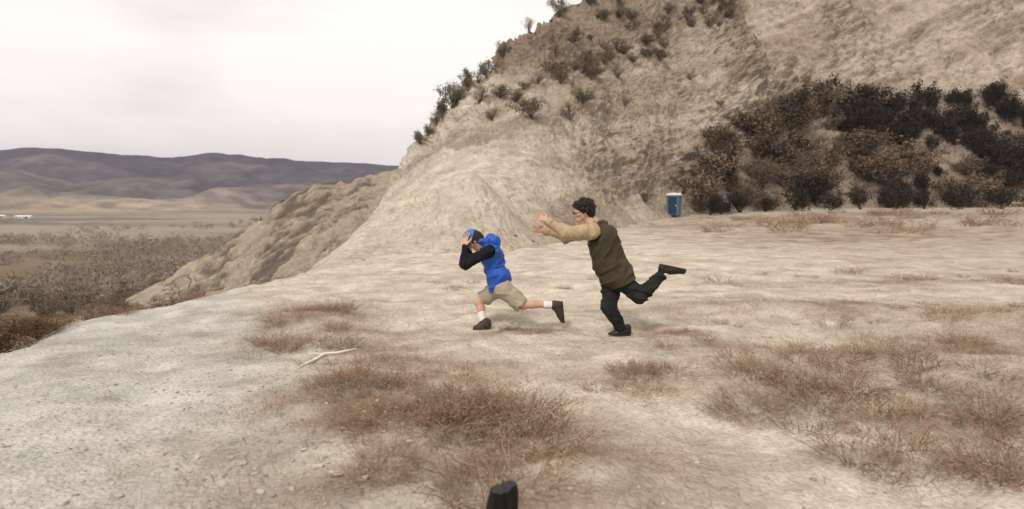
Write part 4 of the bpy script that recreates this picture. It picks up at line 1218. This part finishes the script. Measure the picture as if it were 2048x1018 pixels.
# ---- the chaser in olive and tan
def build_chaser():
    D0 = 6.95
    J = lambda px, py, dy=0.0: P(px, py, D0 + dy)
    head_c = J(1166, 420)
    up = unit(np.array([-0.16, 0, 1.0])); fwd = unit(np.array([-1.0, -0.06, -0.22]))
    hp, carve, eyes, A, ax = head_prims(head_c, up, fwd, 1.0)
    neck = J(1184, 447)
    chest, belly, pel = J(1206, 480), J(1221, 522), J(1229, 552)
    sL, eL, wL = J(1184, 462, -0.19), J(1136, 465, -0.30), J(1096, 441, -0.24)
    sR, eR, wR = J(1190, 458, 0.20), J(1134, 473, 0.26), J(1090, 459, 0.22)
    hL, kL, aL = J(1240, 556, -0.09), J(1280, 590, -0.15), J(1324, 551, -0.12)
    hR, kR, aR = J(1222, 556, 0.09), J(1219, 611, -0.04), J(1240, 655, 0.06)
    hands = hand(wL, J(1068, 427, -0.22) - wL, np.array([-0.2, 0.95, -0.2]), np.array([-0.3, 0.1, 1.0]), 1.0, 0.18, 0.30)
    hands += hand(wR, J(1060, 456, 0.20) - wR, np.array([0, -0.9, -0.3]), np.array([0, 0.1, 1.0]), 1.0, 0.2, 0.3)
    cL = kL + (aL - kL) * 0.32; cR = kR + (aR - kR) * 0.32
    fh_R, fb_R, ft_R = J(1254, 668, 0.08), J(1231, 670.5, 0.06), J(1219, 671, 0.05)
    upR = np.array([0.08, 0, 1.0])
    fh_L, fb_L, ft_L = J(1326, 529, -0.12), J(1350, 534, -0.12), J(1367, 539, -0.12)
    upL = unit(np.array([-0.20, 0, -1.0]))
    body = hp + [cone(neck, head_c - up * 0.06 - fwd * 0.02, 0.056, 0.054, 0.03), cone(neck, chest, 0.06, 0.14, 0.06), cone(chest, belly, 0.15, 0.135, 0.05), cone(belly, pel, 0.135, 0.14, 0.05), cone(sL, sR, 0.06, 0.06, 0.05),
                 cone(sL, eL, 0.050, 0.042, 0.03), cone(eL, wL, 0.041, 0.028, 0.02), cone(sR, eR, 0.050, 0.042, 0.03), cone(eR, wR, 0.041, 0.028, 0.02),
                 cone(hL, kL, 0.085, 0.056, 0.04), cone(kL, cL, 0.054, 0.052, 0.03), cone(cL, aL, 0.052, 0.034, 0.02), cone(hR, kR, 0.085, 0.056, 0.04), cone(kR, cR, 0.054, 0.052, 0.03), cone(cR, aR, 0.052, 0.034, 0.02),
                 cone(aR, fh_R + upR * 0.04, 0.034, 0.03, 0.02), cone(fh_R + upR * 0.035, fb_R + upR * 0.03, 0.03, 0.028, 0.02), cone(aL, fh_L + upL * 0.04, 0.034, 0.03, 0.02), cone(fh_L + upL * 0.035, fb_L + upL * 0.03, 0.03, 0.028, 0.02)] + hands
    bm_ = implicit('person', body, 0.0055, carve=carve)
    parts = []
    r = np.random.default_rng(3)
    hr = [ell(A(0, -0.020, 0.035), ax, np.array([0.104, 0.120, 0.102]), 0.02), ell(A(0, -0.080, -0.015), ax, np.array([0.088, 0.058, 0.090]), 0.03)]
    for k in range(90):                                   # curls
        v = unit(r.normal(size=3) + np.array([0, -0.1, 0.35]))
        q = A(0.106 * v[0], -0.020 + 0.122 * v[1], 0.034 + 0.104 * v[2])
        hr.append(ball(q, r.uniform(0.012, 0.020), 0.006))
    hair = implicit('hair', hr, 0.005, cuts=[(A(0, 0.096, 0.048), fwd * 0.8 - up * 0.85), (A(0, 0.0, -0.085), -up)], wrinkle=0.008, wscale=0.018)
    parts.append(('hair', hair, M_hair))
    for c_ in eyes: parts.append(('eye', eye_mesh(c_, 0.012), M_eye))
    # spectacles
    gl = []
    for x in (-1, 1):
        th_ = np.linspace(0, 2 * math.pi, 13)
        ring_ = [A(0.032 * x + 0.024 * math.cos(t_), 0.108, -0.014 + 0.019 * math.sin(t_)) for t_ in th_]
        gl += [cone(a_, b_, 0.0028, 0.0028, 0.002) for a_, b_ in zip(ring_, ring_[1:])]
        gl.append(cone(A(0.056 * x, 0.105, -0.010), A(0.082 * x, 0.0, -0.010), 0.0026, 0.0026, 0.002))
    gl.append(cone(A(-0.008, 0.109, -0.012), A(0.008, 0.109, -0.012), 0.0028, 0.0028, 0.002))
    parts.append(('spectacles', implicit('spectacles', gl, 0.0022), M_lens))
    # tan shirt: shoulders, chest and sleeves
    tn = [cone(neck + np.array([0.02, 0, 0.0]), chest, 0.085, 0.150, 0.05), cone(sL, sR, 0.088, 0.088, 0.05), cone(sL, eL, 0.087, 0.072, 0.03), cone(eL, wL - unit(wL - eL) * 0.005, 0.070, 0.044, 0.03), cone(sR, eR, 0.087, 0.072, 0.03), cone(eR, wR - unit(wR - eR) * 0.005, 0.070, 0.044, 0.03), cone(chest, belly, 0.150, 0.14, 0.05)]
    parts.append(('shirt', implicit('shirt', tn, 0.006, wrinkle=0.018, wscale=0.075, fold=(1, 0, 0.35), carve=[cone(neck + np.array([-0.025, 0, 0.035]), head_c - up * 0.02, 0.060, 0.066, 0.01)]), M_tan))
    for w_, e_ in ((wL, eL), (wR, eR)):
        d_ = unit(w_ - e_)
        parts.append(('cuff', implicit('cuff', [cone(w_ - d_ * 0.035, w_ - d_ * 0.002, 0.050, 0.048, 0.01)], 0.004, cuts=[(w_ + d_ * 0.002, d_), (w_ - d_ * 0.045, -d_)], wrinkle=0.004, wscale=0.03), M_tan))
    # olive vest worn over the shirt
    ov = [cone(J(1207, 470, -0.09), J(1207, 470, 0.09), 0.140, 0.140, 0.05), cone(J(1203, 482, -0.05), J(1218, 520, -0.04), 0.172, 0.178, 0.05), cone(J(1205, 482, 0.05), J(1218, 520, 0.04), 0.172, 0.178, 0.05), cone(J(1218, 520), J(1232, 552), 0.186, 0.182, 0.05), cone(J(1236, 545, -0.07), J(1251, 564, -0.10), 0.165, 0.14, 0.05), cone(J(1202, 462), J(1212, 480), 0.10, 0.15, 0.05)]
    ac = [cone(sL + np.array([-0.02, 0, -0.02]), eL, 0.112, 0.10, 0.01), cone(sL + np.array([-0.01, 0, 0.0]), sL + np.array([0, -0.2, 0]), 0.105, 0.115, 0.01), cone(sR, eR, 0.11, 0.10, 0.01), cone(sR, sR + np.array([0, 0.2, 0]), 0.105, 0.115, 0.01)]
    hem = unit(J(1236, 575) - J(1222, 520))
    vest = implicit('vest', ov, 0.006, wrinkle=0.024, wscale=0.12, fold=(1.0, 0.3, -0.75), carve=ac, cuts=[(J(1236, 568), hem + np.array([0.25, 0, 0])), (J(1178, 478), np.array([-1, 0, 0.25]))])
    parts.append(('vest', vest, M_olive))
    hd = [cone(J(1190, 446, -0.075), J(1206, 447, -0.06), 0.028, 0.040, 0.04), cone(J(1190, 446, 0.075), J(1206, 447, 0.06), 0.028, 0.040, 0.04), cone(J(1208, 450, -0.06), J(1208, 450, 0.06), 0.048, 0.048, 0.05), cone(J(1216, 462, -0.04), J(1216, 462, 0.04), 0.050, 0.050, 0.05)]
    parts.append(('collar', implicit('collar', hd, 0.005, wrinkle=0.012, wscale=0.05), M_collar))
    for dy in (-0.172,):
        parts.append(('pocket', implicit('pocket', [ell(J(1232, 528, dy), np.array([[0.95, 0, -0.3], [0, 1, 0], [0.3, 0, 0.95]]), np.array([0.062, 0.022, 0.07]), 0.01)], 0.005, wrinkle=0.008, wscale=0.04), M_olive))
    # trousers
    tr = [cone(belly + (pel - belly) * 0.6, pel, 0.14, 0.142, 0.04), cone(pel, hL, 0.132, 0.110, 0.04), cone(pel, hR, 0.132, 0.112, 0.04), cone(hL, kL, 0.110, 0.084, 0.04), cone(kL, aL, 0.084, 0.062, 0.03), cone(hR, kR, 0.118, 0.086, 0.04), cone(kR, aR, 0.084, 0.062, 0.03)]
    dl, drr = unit(aL - kL), unit(aR - kR)
    parts.append(('trousers', implicit('trousers', tr, 0.006, wrinkle=0.022, wscale=0.08, fold=(0.35, 0.3, 1.0), carve=[ball(aL + dl * 0.080, 0.082, 0.01), ball(aR + drr * 0.085, 0.080, 0.01)]), M_trouser))
    for a_, k_ in ((aL, kL), (aR, kR)):
        ax_ = unit(k_ - a_)
        parts.append(('sock', implicit('sock', [cone(a_ - ax_ * 0.05, a_ + ax_ * 0.05, 0.044, 0.048, 0.02)], 0.005, wrinkle=0.005, wscale=0.03), M_sock))
    for hh_, bb_, tt_, uu_ in ((fh_R, fb_R, ft_R, upR), (fh_L, fb_L, ft_L, upL)):
        parts.append(('shoe', implicit('shoe', shoe_prims(hh_, bb_, tt_, uu_, 0.043), 0.005, cuts=[(hh_ + unit(uu_) * 0.004, -unit(uu_))], wrinkle=0.003, wscale=0.03), M_shoe))
        parts.append(('sole', implicit('sole', sole_prims(hh_, bb_, tt_, 0.045), 0.004, cuts=[(hh_ + unit(uu_) * 0.012, uu_), (hh_ - unit(uu_) * 0.010, -unit(uu_))]), M_sole))
    foot_pt = fb_R - np.array([0, 0, 0.013])
    o = finish_person(bm_, 'person', 'dark haired person in olive vest and tan sleeves lunging with arms outstretched', foot_pt, parts)
    o.location.z = gz1(foot_pt[0], foot_pt[1]) - 0.012
    return o

build_runner()
build_chaser()

# ------------------------------------------------------------------ small groups: say which one, counted across the photograph
ONES = ['first', 'second', 'third', 'fourth', 'fifth', 'sixth', 'seventh', 'eighth', 'ninth', 'tenth', 'eleventh', 'twelfth', 'thirteenth', 'fourteenth', 'fifteenth', 'sixteenth', 'seventeenth', 'eighteenth', 'nineteenth', 'twentieth']
ONES += ['twenty-' + w for w in ONES[:9]] + ['thirtieth'] + ['thirty-' + w for w in ONES[:9]] + ['fortieth'] + ['forty-' + w for w in ONES[:9]] + ['fiftieth']
by = {}
for o in bpy.data.objects:
    if o.parent is None and 'group' in o and o.get('category') != 'person':
        by.setdefault(o['label'], []).append(o)
for lab, os_ in by.items():
    if 1 < len(os_) <= 50 and len(lab.split()) <= 12:
        os_.sort(key=lambda o: o.location.x / max(o.location.y, 0.1))
        for k, o in enumerate(os_):
            o['label'] = '%s, %s from the left' % (lab, ONES[k])
